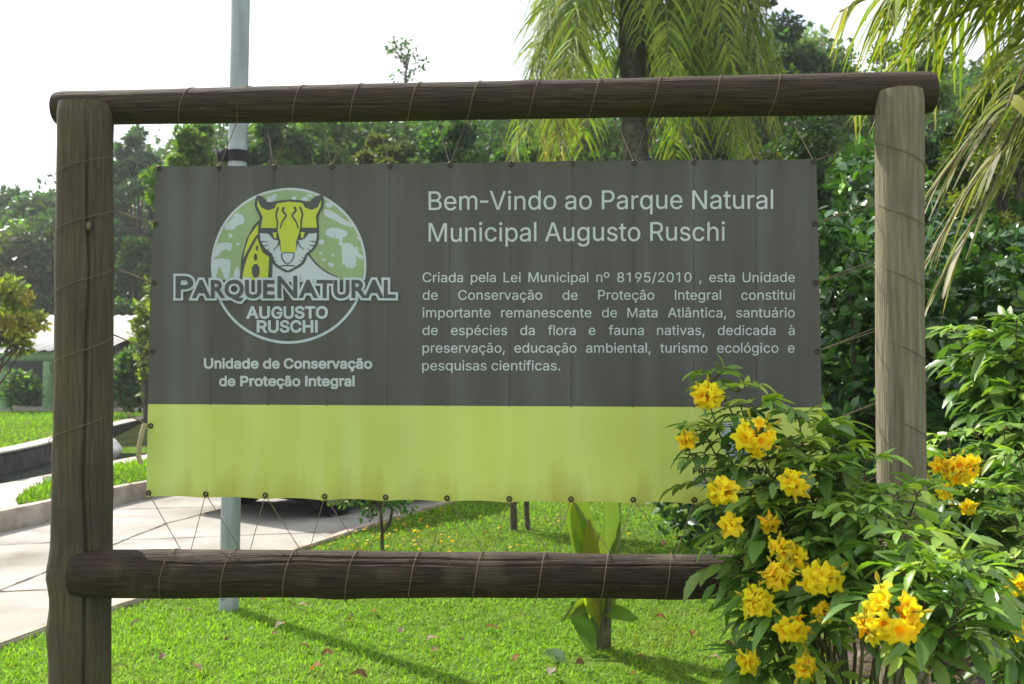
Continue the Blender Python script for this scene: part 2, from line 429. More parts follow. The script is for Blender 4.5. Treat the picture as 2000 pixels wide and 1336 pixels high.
def grass_blades():
    rng = np.random.default_rng(5); s = Soup()
    for (y0, y1, dens, hh, ww) in [(3.6, 6.2, 4200, .036, .0072), (6.2, 9, 2300, .042, .010), (9, 14.5, 1000, .05, .015)]:
        n = int(dens * (y1 - y0) * (1.2 * y1 + 1.0))
        y = rng.uniform(y0, y1, n); x = rng.uniform(-.6 * y1 - .5, .6 * y1 + .5, n)
        k = noise2(x, y, 1); dry = noise2(x * 1.7, y * 1.7, 2) + np.clip((x - 0.2) * .33, 0, .9)
        sm = soil_mask(x, y) + .25 * noise2(x * 6, y * 6, 4)
        keep = (x > edge_x(y) + .06 + .06 * noise2(x * 9, y * 9, 3)) & (np.abs(x) < .6 * y + .5) & (rng.random(n) < np.clip((sm - .62) * 2.0, .10, 1))
        x, y, k, dry = x[keep], y[keep], k[keep], dry[keep]; m = len(x)
        az = rng.uniform(0, 2 * PI, m); lean = rng.uniform(.25, 1.5, m)
        d = np.stack([np.cos(az) * lean, np.sin(az) * lean, np.ones(m)], -1); d = norm(d)
        sa = az + PI / 2 + rng.normal(0, .5, m)
        side = np.stack([np.cos(sa), np.sin(sa), 0 * sa], -1)
        g = np.array([.185, .36, .022])[None] * (1 + .40 * k + rng.normal(0, .27, m))[:, None]
        yl = np.array([.22, .20, .06])[None] * (1 + rng.normal(0, .2, m))[:, None]
        mixf = np.clip(dry * .6 - .10 + (rng.random(m) < .09) * .7, 0, 1)[:, None]
        col = np.clip(g * (1 - mixf) + yl * mixf, .01, .5)
        hgt = hh * (1 + .35 * k) * rng.uniform(.6, 1.4, m)
        strips(s, np.stack([x, y, np.zeros(m) - .002], -1), d, side, hgt, ww * rng.uniform(.7, 1.3, m), rng.uniform(.0, .5, m), col, 3, tipw=.1)
    n = 2600; y = rng.uniform(4, 9.5, n); x = rng.uniform(-4, 4.5, n); cl = noise2(x * 2.2, y * 2.2, 11); kp = (cl > .25) & (x > edge_x(y) + .1); x, y = x[kp], y[kp]; m = len(x)
    az = rng.uniform(0, 2 * PI, m); side = np.stack([-np.sin(az), np.cos(az), 0 * az], -1)
    strips(s, np.stack([x, y, np.full(m, .018)], -1), norm(np.stack([np.cos(az), np.sin(az), rng.uniform(.1, .8, m)], -1)), side, rng.uniform(.02, .045, m), rng.uniform(.014, .026, m), rng.uniform(.1, .5, m), np.array([(.11, .22, .04)]) * rng.uniform(.6, 1.5, (m, 1)), 4)
    n = 5200; y = rng.uniform(4, 9.5, n); x = rng.uniform(-4, 4.5, n); kp = (noise2(x * 3.1, y * 3.1, 13) > .38) & (x > edge_x(y) + .05); x, y = x[kp], y[kp]; m = len(x)
    az = rng.uniform(0, 2 * PI, m); side = np.stack([-np.sin(az), np.cos(az), 0 * az], -1)
    strips(s, np.stack([x, y, np.zeros(m)], -1), norm(np.stack([.5 * np.cos(az), .5 * np.sin(az), np.ones(m)], -1)), side, rng.uniform(.05, .10, m), rng.uniform(.006, .010, m), rng.uniform(.2, .9, m), np.array([(.2, .33, .03)]) * rng.uniform(.6, 1.3, (m, 1)), 4)
    # beds and terrace on the left
    for (name, n, xr, yr, z, test) in [
        ("island", 9000, (-5.9, -3.5), (9.3, 16.2), .19, lambda x, y: inside(x, y, ISL)),
        ("terrace", 26000, (-17, -7.3), (9, 27), .30, lambda x, y: (x < wall_x(y) - .35) & (x > -.66 * y - 1)),
        ("bank", 5000, (-10, -4), (24.1, 27), .32, lambda x, y: x > wall_x(y) - .2)]:
        x = rng.uniform(*xr, n); y = rng.uniform(*yr, n); kp = test(x, y); x, y = x[kp], y[kp]; m = len(x)
        az = rng.uniform(0, 2 * PI, m); d = norm(np.stack([np.cos(az) * .5, np.sin(az) * .5, np.ones(m)], -1))
        side = np.stack([np.cos(az + 1.5), np.sin(az + 1.5), 0 * az], -1)
        col = np.array([.18, .34, .022])[None] * (1 + .25 * noise2(x, y, 7) + rng.normal(0, .2, m))[:, None]
        strips(s, np.stack([x, y, np.full(m, z)], -1), d, side, rng.uniform(.05, .12, m), rng.uniform(.012, .024, m), rng.uniform(0, .4, m), np.clip(col, .01, .5), 3)
    tag(obj("grass", s.mesh("grass"), M['grass']), kind='stuff')

def inside(x, y, poly):
    c = np.zeros(x.shape, bool); n = len(poly)
    for i in range(n):
        x0, y0 = poly[i]; x1, y1 = poly[(i + 1) % n]
        cond = ((y0 > y) != (y1 > y)) & (x < (x1 - x0) * (y - y0) / (y1 - y0 + 1e-12) + x0)
        c ^= cond
    return c
grass_blades()

def soil_patches():
    s = Soup(); rng = np.random.default_rng(9)
    for i, (cx, cy, rx, ry) in enumerate(SOIL):
        if i == 0: continue
        th = np.linspace(0, 2 * PI, 40, endpoint=False); k = .98 + .10 * np.sin(3 * th + i) + .07 * np.sin(7 * th + 2 * i)
        v = [(cx, cy, .004 + .003 * i + .012)] + [(cx + rx * k[j] * math.cos(t), cy + ry * k[j] * math.sin(t), .003 * i + .003) for j, t in enumerate(th)]
        s.add(v, [[0, 1 + j, 1 + (j + 1) % 40] for j in range(40)])
    tag(obj("soil", s.mesh("soil", True), M['soil']), kind='structure')
soil_patches()

# ------------------------------------------------------------------ wooden sign frame
def log(s, p0, p1, r0, r1, rng, rough=.035, knots=(), crack=None, sides=144, rings=90, endround=.012):
    p0, p1 = np.array(p0, float), np.array(p1, float); ax = p1 - p0; L = np.linalg.norm(ax); ax /= L
    ref = np.array([0, -1.0, 0]); a = norm(ref - ax * (ref @ ax)); b = np.cross(ax, a)      # angle 0 faces the camera
    t = np.linspace(0, 1, rings); th = np.linspace(-PI, PI, sides, endpoint=False)
    T, H = np.meshgrid(t, th, indexing='ij')
    R = r0 + (r1 - r0) * T
    k = np.zeros_like(T)
    for q in range(1, 7):
        k += rng.normal() / q ** .8 * np.sin(q * 2.1 * PI * T * L / 1.5 + rng.random() * 6.3 + rng.integers(0, 3) * H)
    R = R * (1 + rough * k * .45)
    for (kt, kh, ks, amp) in knots:
        dh = (H - kh + PI) % (2 * PI) - PI
        R += amp * np.exp(-(((T - kt) * L / ks) ** 2 + (dh * r0 / ks) ** 2))
    if crack:
        for (ch, c0, c1, cw, cd) in crack:
            wob = ch + .05 * np.sin(T * 17 + ch) + .03 * np.sin(T * 41)
            dh = (H - wob + PI) % (2 * PI) - PI
            R -= cd * np.exp(-(dh / cw) ** 2) * np.clip(np.minimum(T - c0, c1 - T) * 14, 0, 1)
    edge = np.clip(np.minimum(T, 1 - T) * L / endround, 0, 1); R *= 1 - .06 * (1 - edge) ** 2
    bend = .006 * np.sin(PI * t) * rng.normal()
    V = p0 + ax * L * T[..., None] + R[..., None] * (np.cos(H)[..., None] * a + np.sin(H)[..., None] * b) + (bend[:, None, None] * b)
    i, j = np.meshgrid(np.arange(rings - 1), np.arange(sides), indexing='ij')
    f = np.stack([i * sides + j, i * sides + (j + 1) % sides, (i + 1) * sides + (j + 1) % sides, (i + 1) * sides + j], -1).reshape(-1, 4)
    s.add(V.reshape(-1, 3), f)
    s.add(V[0], [list(range(sides))[::-1]]); s.add(V[-1], [list(range(sides))])

def px_r(width_px, Y): return width_px / 2 / FPX * Y
rng = np.random.default_rng(21)
def splane(px, py, off=0.0):
    u, z = sp(px, py, off); return sw(u, z, off)
PL_T, PL_B = splane(167, 206), splane(153, 1340)
PR_T, PR_B = splane(1756, 180), splane(1768, 1340)
def extend(t, b, z): return b + (t - b) * ((z - b[2]) / (t[2] - b[2]))
lf = extend(PL_T, PL_B, -.35); rf = extend(PR_T, PR_B, -.35)
frame = thing("sign_frame", "rustic log frame with two upright posts and two crossbeams holding the banner", "sign frame", (float(SC[0]), float(SC[1]), 0))
s = Soup(); log(s, lf, PL_T, px_r(119, 2.95), px_r(103, 2.95), rng, .03, knots=[(.405 + .06, -.9, .05, .012), (.60, -1.2, .03, .004), (.78, .05, .02, .003), (.985, .9, .1, .006), (.40, -1.4, .06, .01)],
             crack=[(.50, .08, 1.0, .045, .016), (.72, .45, .97, .03, .006), (-.35, .0, .35, .03, .006)])
wpart("post", s, M['post'], frame, True)
s = Soup(); log(s, rf, PR_T, px_r(92, 2.84), px_r(91, 2.84), rng, .018, knots=[(.5, .5, .04, .003)], crack=[(.12, .3, .62, .03, .005), (-.35, .5, .66, .03, .006), (1.1, .2, .8, .03, .005)])
wpart("post", s, M['pale_post'], frame, True)
tb0, tb1 = splane(112, 212, -.045), splane(1820, 181, -.045)
s = Soup(); log(s, tb0, tb1, px_r(68, 2.95), px_r(83, 2.84), rng, .028, knots=[(.22, .2, .04, .004), (.55, -.5, .04, .004)], crack=[(.35, .03, .95, .02, .004), (-.5, .4, .9, .02, .003)], rings=140)
wpart("crossbeam", s, M['beam'], frame, True)
OB = .05
bb0, bb1 = splane(150, 1120, OB), splane(1790, 1131, OB)
s = Soup(); log(s, bb0, bb1, px_r(94, 2.9), px_r(80, 2.8), rng, .04, knots=[(.1, -.8, .06, .005), (.09, .2, .05, -.006), (.2, -.6, .05, .004), (.32, 1.2, .06, .005), (.72, .7, .05, .004)], crack=[(-.65, .05, .9, .03, .005), (-.95, .2, .6, .04, .006), (.2, .3, .95, .02, .003)], rings=140, endround=.05)
wpart("crossbeam", s, M['low_beam'], frame, True)

def knot(px, py, off, w, h, ring, core):
    s = Soup(); n = 18; a = np.linspace(0, 2 * PI, n, endpoint=False); c = splane(px, py, off)
    V = [c + SN * .004] + [c + SN * (.004 - .002 * (k > 0) - .006 * (k > 1)) + SE * w * q * math.cos(x) + np.array([0, 0, h * q * math.sin(x)]) for k, q in enumerate((.5, .75, 1.0)) for x in a]
    C = [core] + [core] * n + [ring] * n + [ring] * n
    s.add(V, [[0, 1 + i, 1 + (i + 1) % n] for i in range(n)], C[:len(V)])
    f = [[1 + k * n + i, 1 + (k + 1) * n + i, 1 + (k + 1) * n + (i + 1) % n, 1 + k * n + (i + 1) % n] for k in range(2) for i in range(n)]
    s.f.append(np.array(f, np.int32)); s.m.append(np.zeros(len(f), np.int32))
    wpart("knot", s, M['knot'], frame, True)
mk, n_, l_, b_ = newmat("knot_wood"); at_ = n_.new("ShaderNodeAttribute"); at_.attribute_name = "tint"; l_.new(at_.outputs["Color"], b_.inputs["Base Color"]); setp(b_, Roughness=.9); M['knot'] = mk
knot(174, 441, .083, .011, .017, (.03, .022, .016), (.15, .12, .06))
knot(118, 905, .045, .016, .03, (.025, .016, .011), (.05, .03, .018))
knot(395, 214, .052, .006, .005, (.012, .009, .007), (.02, .014, .01))
knot(744, 1132, .112, .007, .006, (.03, .022, .016), (.22, .18, .12))
knot(1208, 1150, .108, .014, .009, (.010, .008, .007), (.014, .010, .008))
# ------------------------------------------------------------------ banner
EY_T = [310, 428, 535, 648, 762, 880, 998, 1118, 1238, 1355, 1475, 1588]
EY_B = [289, 402, 519, 635, 754, 874, 995, 1115, 1236, 1355, 1478, 1598]
def edge_top(px): return np.interp(px, [303, 1594], [324, 310.5])
def edge_bot(px): return np.interp(px, [284, 635, 995, 1355, 1608], [971, 977, 981, 983, 984])
ZT, ZB = float(sp(950, 317)[1]), float(sp(950, 980)[1])
u_ey = np.array([float(sp(x, 640)[0]) for x in np.linspace(298, 1600, 12)])
def wave(u, z):
    """depth of the cloth: soft pleats that start at the eyelets, a slight belly, ripples near the hems"""
    u, z = np.asarray(u, float), np.asarray(z, float)
    t = np.interp(u, u_ey, np.arange(12.0))
    v = (z - ZB) / (ZT - ZB)
    pl = np.abs(np.sin(PI * t)) ** .7
    a = .0055 + .0020 * np.abs(v - .5)
    near = np.exp(-((1 - np.abs(2 * v - 1)) / .085) ** 2)
    a = a + .009 * near
    return pl * a + .0016 * np.sin(31 * u + 9 * v) * np.sin(13 * v - 5 * u) + .006 * np.sin(u * 2.1 + 1) + .0012 * np.sin(u * 23 + 4 * v) + .002 * np.sin(7 * v + 3 * u)

def banner_sheet():
    nc, nr = 133, 40
    px_rows = []
    pxs = np.linspace(0, 1, nc); V = []
    split = 790.0
    rows_v = np.concatenate([np.linspace(0, .7265, 26), np.linspace(.7265, 1, 12)[1:]])
    for rv in rows_v:
        xl = 303 + (284 - 303) * rv - 3 * math.sin(PI * rv); xr = 1594 + (1608 - 1594) * rv + 1.0 * math.sin(PI * rv)
        px = xl + (xr - xl) * pxs
        yt, yb = edge_top(px), edge_bot(px)
        te = np.interp(px, EY_T, np.arange(12.0)); be = np.interp(px, EY_B, np.arange(12.0))
        yt = yt + 3.2 * np.abs(np.sin(PI * te)); yb = yb - 4.0 * np.abs(np.sin(PI * be))
        ysp = np.interp(px, [284, 1608], [789.5, 796])
        py = yt + (ysp - yt) * min(1, rv / .7265) + (yb - ysp) * max(0, (rv - .7265) / (1 - .7265))
        u, z = sp(px, py); V.append(sw(u, z, wave(u, z)))
    V = np.array(V); nr = len(V)
    i, j = np.meshgrid(np.arange(nr - 1), np.arange(nc - 1), indexing='ij')
    f = np.stack([i * nc + j, (i + 1) * nc + j, (i + 1) * nc + j + 1, i * nc + j + 1], -1)
    mi = (i >= 25).astype(np.int32)
    s = Soup(); s.add(V.reshape(-1, 3), f.reshape(-1, 4)); s.m[0] = mi.reshape(-1)
    return s

def banner_mat(name, base, stain, streak, tr=.12, stain_z=None):
    m, n, l, b = newmat(name)
    t = n.new("ShaderNodeTexCoord"); mpn = n.new("ShaderNodeMapping"); mpn.inputs["Scale"].default_value = (9, 9, .35)
    l.new(t.outputs["Object"], mpn.inputs["Vector"])
    z = n.new("ShaderNodeTexNoise"); z.inputs["Scale"].default_value = 1.6; z.inputs["Detail"].default_value = 7; l.new(mpn.outputs[0], z.inputs["Vector"])
    r = n.new("ShaderNodeValToRGB"); e = r.color_ramp.elements
    e[0].position = .38; e[0].color = (*stain, 1); e[1].position = .7; e[1].color = (*streak, 1); q = e.new(.52); q.color = (*base, 1)
    l.new(z.outputs["Fac"], r.inputs["Fac"])
    z2 = n.new("ShaderNodeTexNoise"); z2.inputs["Scale"].default_value = 2.2; z2.inputs["Detail"].default_value = 8; l.new(t.outputs["Object"], z2.inputs["Vector"])
    mm = n.new("ShaderNodeMixRGB"); mm.blend_type = 'OVERLAY'; mm.inputs["Fac"].default_value = .22
    l.new(r.outputs["Color"], mm.inputs["Color1"]); l.new(z2.outputs["Fac"], mm.inputs["Color2"])
    if stain_z is not None:                                     # rusty drip stains along the lower hem
        sx_ = n.new("ShaderNodeSeparateXYZ"); l.new(t.outputs["Object"], sx_.inputs[0])
        mr = n.new("ShaderNodeMapRange"); mr.inputs["From Min"].default_value = stain_z - .01; mr.inputs["From Max"].default_value = stain_z + .16; mr.inputs["To Min"].default_value = .22; mr.inputs["To Max"].default_value = -.28
        l.new(sx_.outputs["Z"], mr.inputs["Value"])
        zs = n.new("ShaderNodeTexNoise"); zs.inputs["Scale"].default_value = 1.3; zs.inputs["Detail"].default_value = 6; l.new(mpn.outputs[0], zs.inputs["Vector"])
        ad = n.new("ShaderNodeMath"); ad.operation = 'ADD'; l.new(zs.outputs["Fac"], ad.inputs[0]); l.new(mr.outputs[0], ad.inputs[1])
        rs_ = n.new("ShaderNodeValToRGB"); rs_.color_ramp.elements[0].position = .46; rs_.color_ramp.elements[1].position = .95; l.new(ad.outputs[0], rs_.inputs["Fac"])
        ms_ = n.new("ShaderNodeMixRGB"); ms_.inputs["Color2"].default_value = (.30, .27, .03, 1); l.new(rs_.outputs["Color"], ms_.inputs["Fac"]); l.new(mm.outputs["Color"], ms_.inputs["Color1"]); mm = ms_
    l.new(mm.outputs["Color"], b.inputs["Base Color"]); setp(b, Roughness=.55); b.inputs["Specular IOR Level"].default_value = .35
    w = n.new("ShaderNodeTexNoise"); w.inputs["Scale"].default_value = 900; l.new(t.outputs["Object"], w.inputs["Vector"])
    bp = n.new("ShaderNodeBump"); bp.inputs["Strength"].default_value = .06; bp.inputs["Distance"].default_value = .002
    l.new(w.outputs["Fac"], bp.inputs["Height"]); l.new(bp.outputs["Normal"], b.inputs["Normal"])
    trn = n.new("ShaderNodeBsdfTranslucent"); l.new(mm.outputs["Color"], trn.inputs["Color"])
    ms = n.new("ShaderNodeMixShader"); ms.inputs["Fac"].default_value = tr
    l.new(b.outputs[0], ms.inputs[1]); l.new(trn.outputs[0], ms.inputs[2]); l.new(ms.outputs[0], n["Material Output"].inputs["Surface"])
    return m
M['b_grey'] = banner_mat("banner_grey", (0.073, 0.072, 0.065), (0.061, 0.061, 0.054), (0.086, 0.088, 0.084))
M['b_lime'] = banner_mat("banner_lime", (0.43, 0.51, 0.12), (0.425, 0.495, 0.105), (0.45, 0.535, 0.17), stain_z=ZB)
def ink(name, c, r=.55, tr=.12):
    return banner_mat(name, c, tuple(x * .93 for x in c), tuple(min(1, x * 1.06) for x in c), tr)
M['i_white'] = ink("ink_white", (0.53, 0.58, 0.60))
M['i_pale'] = ink("ink_pale", (0.49, 0.555, 0.60))
M['i_green'] = ink("ink_green", (0.29, 0.385, 0.20))
M['i_yellow'] = ink("ink_yellow", (0.50, 0.56, 0.055))
M['i_dark'] = ink("ink_dark", (0.075, 0.083, 0.085))
M['i_black'] = ink("ink_black", (0.035, 0.035, 0.035))
M['i_blue'] = ink("ink_blue", (0.30, 0.40, 0.44))
M['i_crest'] = ink("ink_crest", (0.42, 0.50, 0.60))

bu, bz = sp(950, 980)
banner = thing("banner", "grey and lime printed welcome banner stretched inside the log frame", "banner", tuple(float(q) for q in sw(bu, bz)))
wpart("printed_sheet", banner_sheet(), [M['b_grey'], M['b_lime']], banner, True)

M['dark_line'] = plain("dark_line", (0.057, 0.056, 0.050), .6)  # thin darker strips down the grey cloth, one per inner eyelet column
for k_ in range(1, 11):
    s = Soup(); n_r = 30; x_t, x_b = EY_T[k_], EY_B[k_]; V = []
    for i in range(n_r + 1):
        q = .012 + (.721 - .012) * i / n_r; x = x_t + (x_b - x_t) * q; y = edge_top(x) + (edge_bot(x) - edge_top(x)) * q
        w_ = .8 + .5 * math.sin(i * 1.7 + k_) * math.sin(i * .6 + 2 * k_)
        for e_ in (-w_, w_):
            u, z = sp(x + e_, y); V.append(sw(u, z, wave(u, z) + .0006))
    s.add(np.array(V), [[2 * i, 2 * i + 2, 2 * i + 3, 2 * i + 1] for i in range(n_r)]); wpart("dark_line", s, M['dark_line'], banner)
# --- print: outlines are written in the photo's pixels, laid on the sign's plane, cut where the cloth bends
_fonts = {}
def font(kind):
    if kind not in _fonts:
        f = None
        if kind == 'grotesque':
            p = os.path.join(bpy.utils.system_resource('DATAFILES') or '', 'fonts', 'Inter.woff2')
            try: f = bpy.data.fonts.load(p)
            except Exception: f = None
        _fonts[kind] = f
    return _fonts[kind]

_gc = {}
def raw_contours(body, kind):
    if (body, kind) in _gc: return _gc[(body, kind)]
    c = bpy.data.curves.new("lettering_source", 'FONT')
    if font(kind): c.font = font(kind)
    c.body = body
    o = bpy.data.objects.new("lettering_source", c); COL.objects.link(o)
    bpy.context.view_layer.update()
    dg = bpy.context.evaluated_depsgraph_get()
    cu = o.evaluated_get(dg).to_curve(dg, apply_modifiers=False)
    out = []
    for sl in cu.splines:
        pts = []
        if sl.type == 'BEZIER':
            B = sl.bezier_points; n = len(B)
            for i in range(n):
                a, b = B[i], B[(i + 1) % n]
                p0, p1, p2, p3 = [np.array(q[:2]) for q in (a.co, a.handle_right, b.handle_left, b.co)]
                cr = lambda u, v: abs(u[0] * v[1] - u[1] * v[0])
                straight = cr(p1 - p0, p3 - p0) < 1e-5 and cr(p2 - p0, p3 - p0) < 1e-5
                for q in ([0] if straight else [0, .2, .4, .6, .8]):
                    pts.append(p0 * (1 - q) ** 3 + 3 * p1 * q * (1 - q) ** 2 + 3 * p2 * q * q * (1 - q) + p3 * q ** 3)
        else:
            pts = [np.array(q.co[:2]) for q in sl.points]
        cl = [pts[0]]
        for q in pts[1:]:
            if np.linalg.norm(q - cl[-1]) > 1e-4: cl.append(q)
        if np.linalg.norm(cl[0] - cl[-1]) < 1e-4: cl.pop()
        if len(cl) > 2: out.append(np.array(cl))
    o.evaluated_get(dg).to_curve_clear(); bpy.data.objects.remove(o); bpy.data.curves.remove(c)
    _gc[(body, kind)] = out
    return out

def bar(x0, x1, y0, y1): return np.array([(x0, y0), (x0, y1), (x1, y1), (x1, y0)], float)
_gl = {}
def glyph(ch, kind):
    """one letter's contours and its advance; I, l and 1 are plain strokes as on the sign"""
    if (ch, kind) in _gl: return _gl[(ch, kind)]
    hh = raw_contours('HH', kind); adv0 = max(c[:, 0].max() for c in hh)
    w = raw_contours('H' + ch + 'H', kind); adv = max(c[:, 0].max() for c in w) - adv0
    c = [q for q in raw_contours(ch, kind)] if ch != ' ' else []
    if kind == 'grotesque' and font(kind):
        if ch == 'I': c, adv = [bar(.055, .122, 0, .509)], .177
        if ch == 'l': c, adv = [bar(.045, .106, 0, .524)], .151
        if ch == '1': c = [max(c, key=lambda q: np.ptp(q[:, 1]))]
        if ch == '-': c = [q - np.array([.085, 0]) for q in c]; adv = .28
    _gl[(ch, kind)] = (c, adv)
    return _gl[(ch, kind)]

def text_contours(body, kind):
    out, x = [], 0.0
    for ch in body:
        c, adv = glyph(ch, kind); out += [q + np.array([x, 0]) for q in c]; x += adv
    return out

def fatten(c, d):
    """push a contour outwards by d; the font winds outer rings clockwise, holes the other way"""
    a, b = c - np.roll(c, 1, 0), np.roll(c, -1, 0) - c
    na = norm(np.stack([-a[:, 1], a[:, 0]], -1)); nb = norm(np.stack([-b[:, 1], b[:, 0]], -1))
    n = na + nb; k = np.maximum((n * n).sum(-1, keepdims=True) / 2, .35)
    return c + d * n / k

def area(c): return .5 * np.sum(c[:, 0] * np.roll(c[:, 1], -1) - np.roll(c[:, 0], -1) * c[:, 1])

def fill(contours, sign=None):
    """triangles of everything the contours wind round"""
    co, ed = [], []
    for c in contours:
        k = len(co); m = len(c); co += [Vector((float(p[0]), float(p[1]))) for p in c]; ed += [(k + i, k + (i + 1) % m) for i in range(m)]
    V, _, F, *_r = delaunay_2d_cdt(co, ed, [], 0, 1e-7)
    V = np.array([tuple(v) for v in V]); F = np.array([f for f in F if len(f) == 3], int)
    cen = V[F].mean(1); w = np.zeros(len(cen), int)
    for c in contours:
        x0, y0 = c[:, 0][None], c[:, 1][None]; x1, y1 = np.roll(c[:, 0], -1)[None], np.roll(c[:, 1], -1)[None]
        px, py = cen[:, :1], cen[:, 1:]
        isl = (x1 - x0) * (py - y0) - (px - x0) * (y1 - y0)
        w += ((y0 <= py) & (y1 > py) & (isl > 0)).sum(1) - ((y0 > py) & (y1 <= py) & (isl < 0)).sum(1)
    return V, F[w != 0]

UCUT = np.linspace(-1.3, 1.3, 261)
def lay(s, V, F, off, cut=False, mi=0):
    """flat print (photo pixels) -> cloth"""
    u, z = sp(V[:, 0], V[:, 1])
    if cut:
        bm = bmesh.new(); vs = [bm.verts.new((a, b, 0)) for a, b in zip(u, z)]
        for f in F:
            try: bm.faces.new([vs[i] for i in f])
            except ValueError: pass
        for q in UCUT[(UCUT > u.min()) & (UCUT < u.max())]:
            bmesh.ops.bisect_plane(bm, geom=bm.verts[:] + bm.edges[:] + bm.faces[:], plane_co=(q, 0, 0), plane_no=(1, 0, 0), dist=1e-6)
        bmesh.ops.triangulate(bm, faces=bm.faces[:])
        bm.verts.index_update()
        A = np.array([v.co[:2] for v in bm.verts]); F = np.array([[v.index for v in f.verts] for f in bm.faces]); u, z = A[:, 0], A[:, 1]; bm.free()
    P = sw(u, z, wave(u, z) + off)
    # face the camera
    n = np.cross(P[F[:, 1]] - P[F[:, 0]], P[F[:, 2]] - P[F[:, 0]]) @ SN
    F = F.copy(); F[n < 0] = F[n < 0][:, ::-1]
    s.add(P, F, None, mi)

CAPH = {}
def cap_height(kind):
    if kind not in CAPH: c = raw_contours('H', kind); CAPH[kind] = max(q[:, 1].max() for q in c)
    return CAPH[kind]

def write(s, body, x0, x1, yb0, cap, kind='grotesque', fat=0.0, off=.0018, yb1=None, x_scale=None, mi=0, cut=False):
    """one line of lettering between pixel x0 and x1 on a baseline yb0 (to yb1), capitals CAP pixels high"""
    C = text_contours(body, kind)
    mn = min(c[:, 0].min() for c in C); mxx = max(c[:, 0].max() for c in C)
    sy = cap / cap_height(kind); sx = x_scale or (x1 - x0) / (mxx - mn)
    big = max(C, key=lambda c: abs(area(c))); sg = -1 if area(big) > 0 else 1
    yb1 = yb0 if yb1 is None else yb1
    out = []
    for c in C:
        d = np.stack([(c[:, 0] - mn) * sx, c[:, 1] * sy], -1)
        if fat: d = fatten(d, fat * sg)
        X = x0 + d[:, 0]; Yb = yb0 + (yb1 - yb0) * (X - x0) / max(1, x1 - x0)
        out.append(np.stack([X, Yb - d[:, 1]], -1))
    V, F = fill(out)
    lay(s, V, F, off, cut, mi)
    return x0 + (mxx - mn) * sx

def bpart(name, s, mats, sub=None): return wpart(name, s, mats, banner, False, sub)
s = Soup(); write(s, "Bem-Vindo ao Parque Natural", 838, 1508, 411, 36, fat=.2, yb1=409); bpart("heading_lettering", s, M['i_white'])
s = Soup(); write(s, "Municipal Augusto Ruschi", 838, 1414, 472.5, 36, fat=.2, yb1=471); bpart("heading_lettering", s, M['i_white'])
LINES = ["Criada pela Lei Municipal nº 8195/2010 , esta Unidade", "de Conservação de Proteção Integral constitui", "importante remanescente de Mata Atlântica, santuário",
         "de espécies da flora e fauna nativas, dedicada à", "preservação, educação ambiental, turismo ecológico e"]
def width(t, kind='grotesque'):
    C = text_contours(t, kind); return max(c[:, 0].max() for c in C) - min(c[:, 0].min() for c in C)
bsx = 269.0 / width("pesquisas científicas.") * .985
for k, L in enumerate(LINES):
    s = Soup(); W = L.split(); gap = (724 - sum(width(w) * bsx for w in W)) / (len(W) - 1); x = 826.5
    for w in W: x = write(s, w, x, x + 1, 551.5 + 34.35 * k, 18.6, fat=.12, x_scale=bsx) + gap
    bpart("notice_lettering", s, M['i_white'])
s = Soup()
write(s, "pesquisas científicas.", 826, 1094, 551.5 + 34.35 * 5, 18.6, fat=.12)
bpart("notice_lettering", s, M['i_white'])
s = Soup()
write(s, "Unidade de Conservação", 399, 727, 719, 18.5, fat=1.0, yb1=719.5)
write(s, "de Proteção Integral", 429, 693, 753.5, 18.5, fat=1.0)
bpart("caption_lettering", s, M['i_white'])
s = Soup()
write(s, "PREFEITURA MUNICIPAL", 1353, 1549, 924, 11, fat=.8)
bpart("office_lettering", s, M['i_black'])
s = Soup()
write(s, "SÃO JOSÉ DOS CAMPOS", 1354, 1560, 948, 16, fat=1.0)
bpart("town_lettering", s, M['i_blue'])
# town crest, mostly behind the flowers: a pale shield with bands
def poly_px(pts): return np.array(pts, float)
def shape(s, pts, off, mi=0, cut=True):
    V, F = fill([poly_px(pts)]); lay(s, V, F, off, cut, mi)
s = Soup()
shape(s, [(1408, 838), (1472, 838), (1472, 872), (1462, 888), (1440, 898), (1418, 888), (1408, 872)], .001)
for y in (846, 858, 870): shape(s, [(1414, y), (1466, y), (1466, y + 5), (1414, y + 5)], .0016, 1)
for x in (1412, 1426, 1440, 1454): shape(s, [(x, 836), (x, 822), (x + 4, 822), (x + 4, 826), (x + 9, 826), (x + 9, 822), (x + 13, 822), (x + 13, 836)], .001)
bpart("crest", s, [M['i_crest'], M['i_blue']])

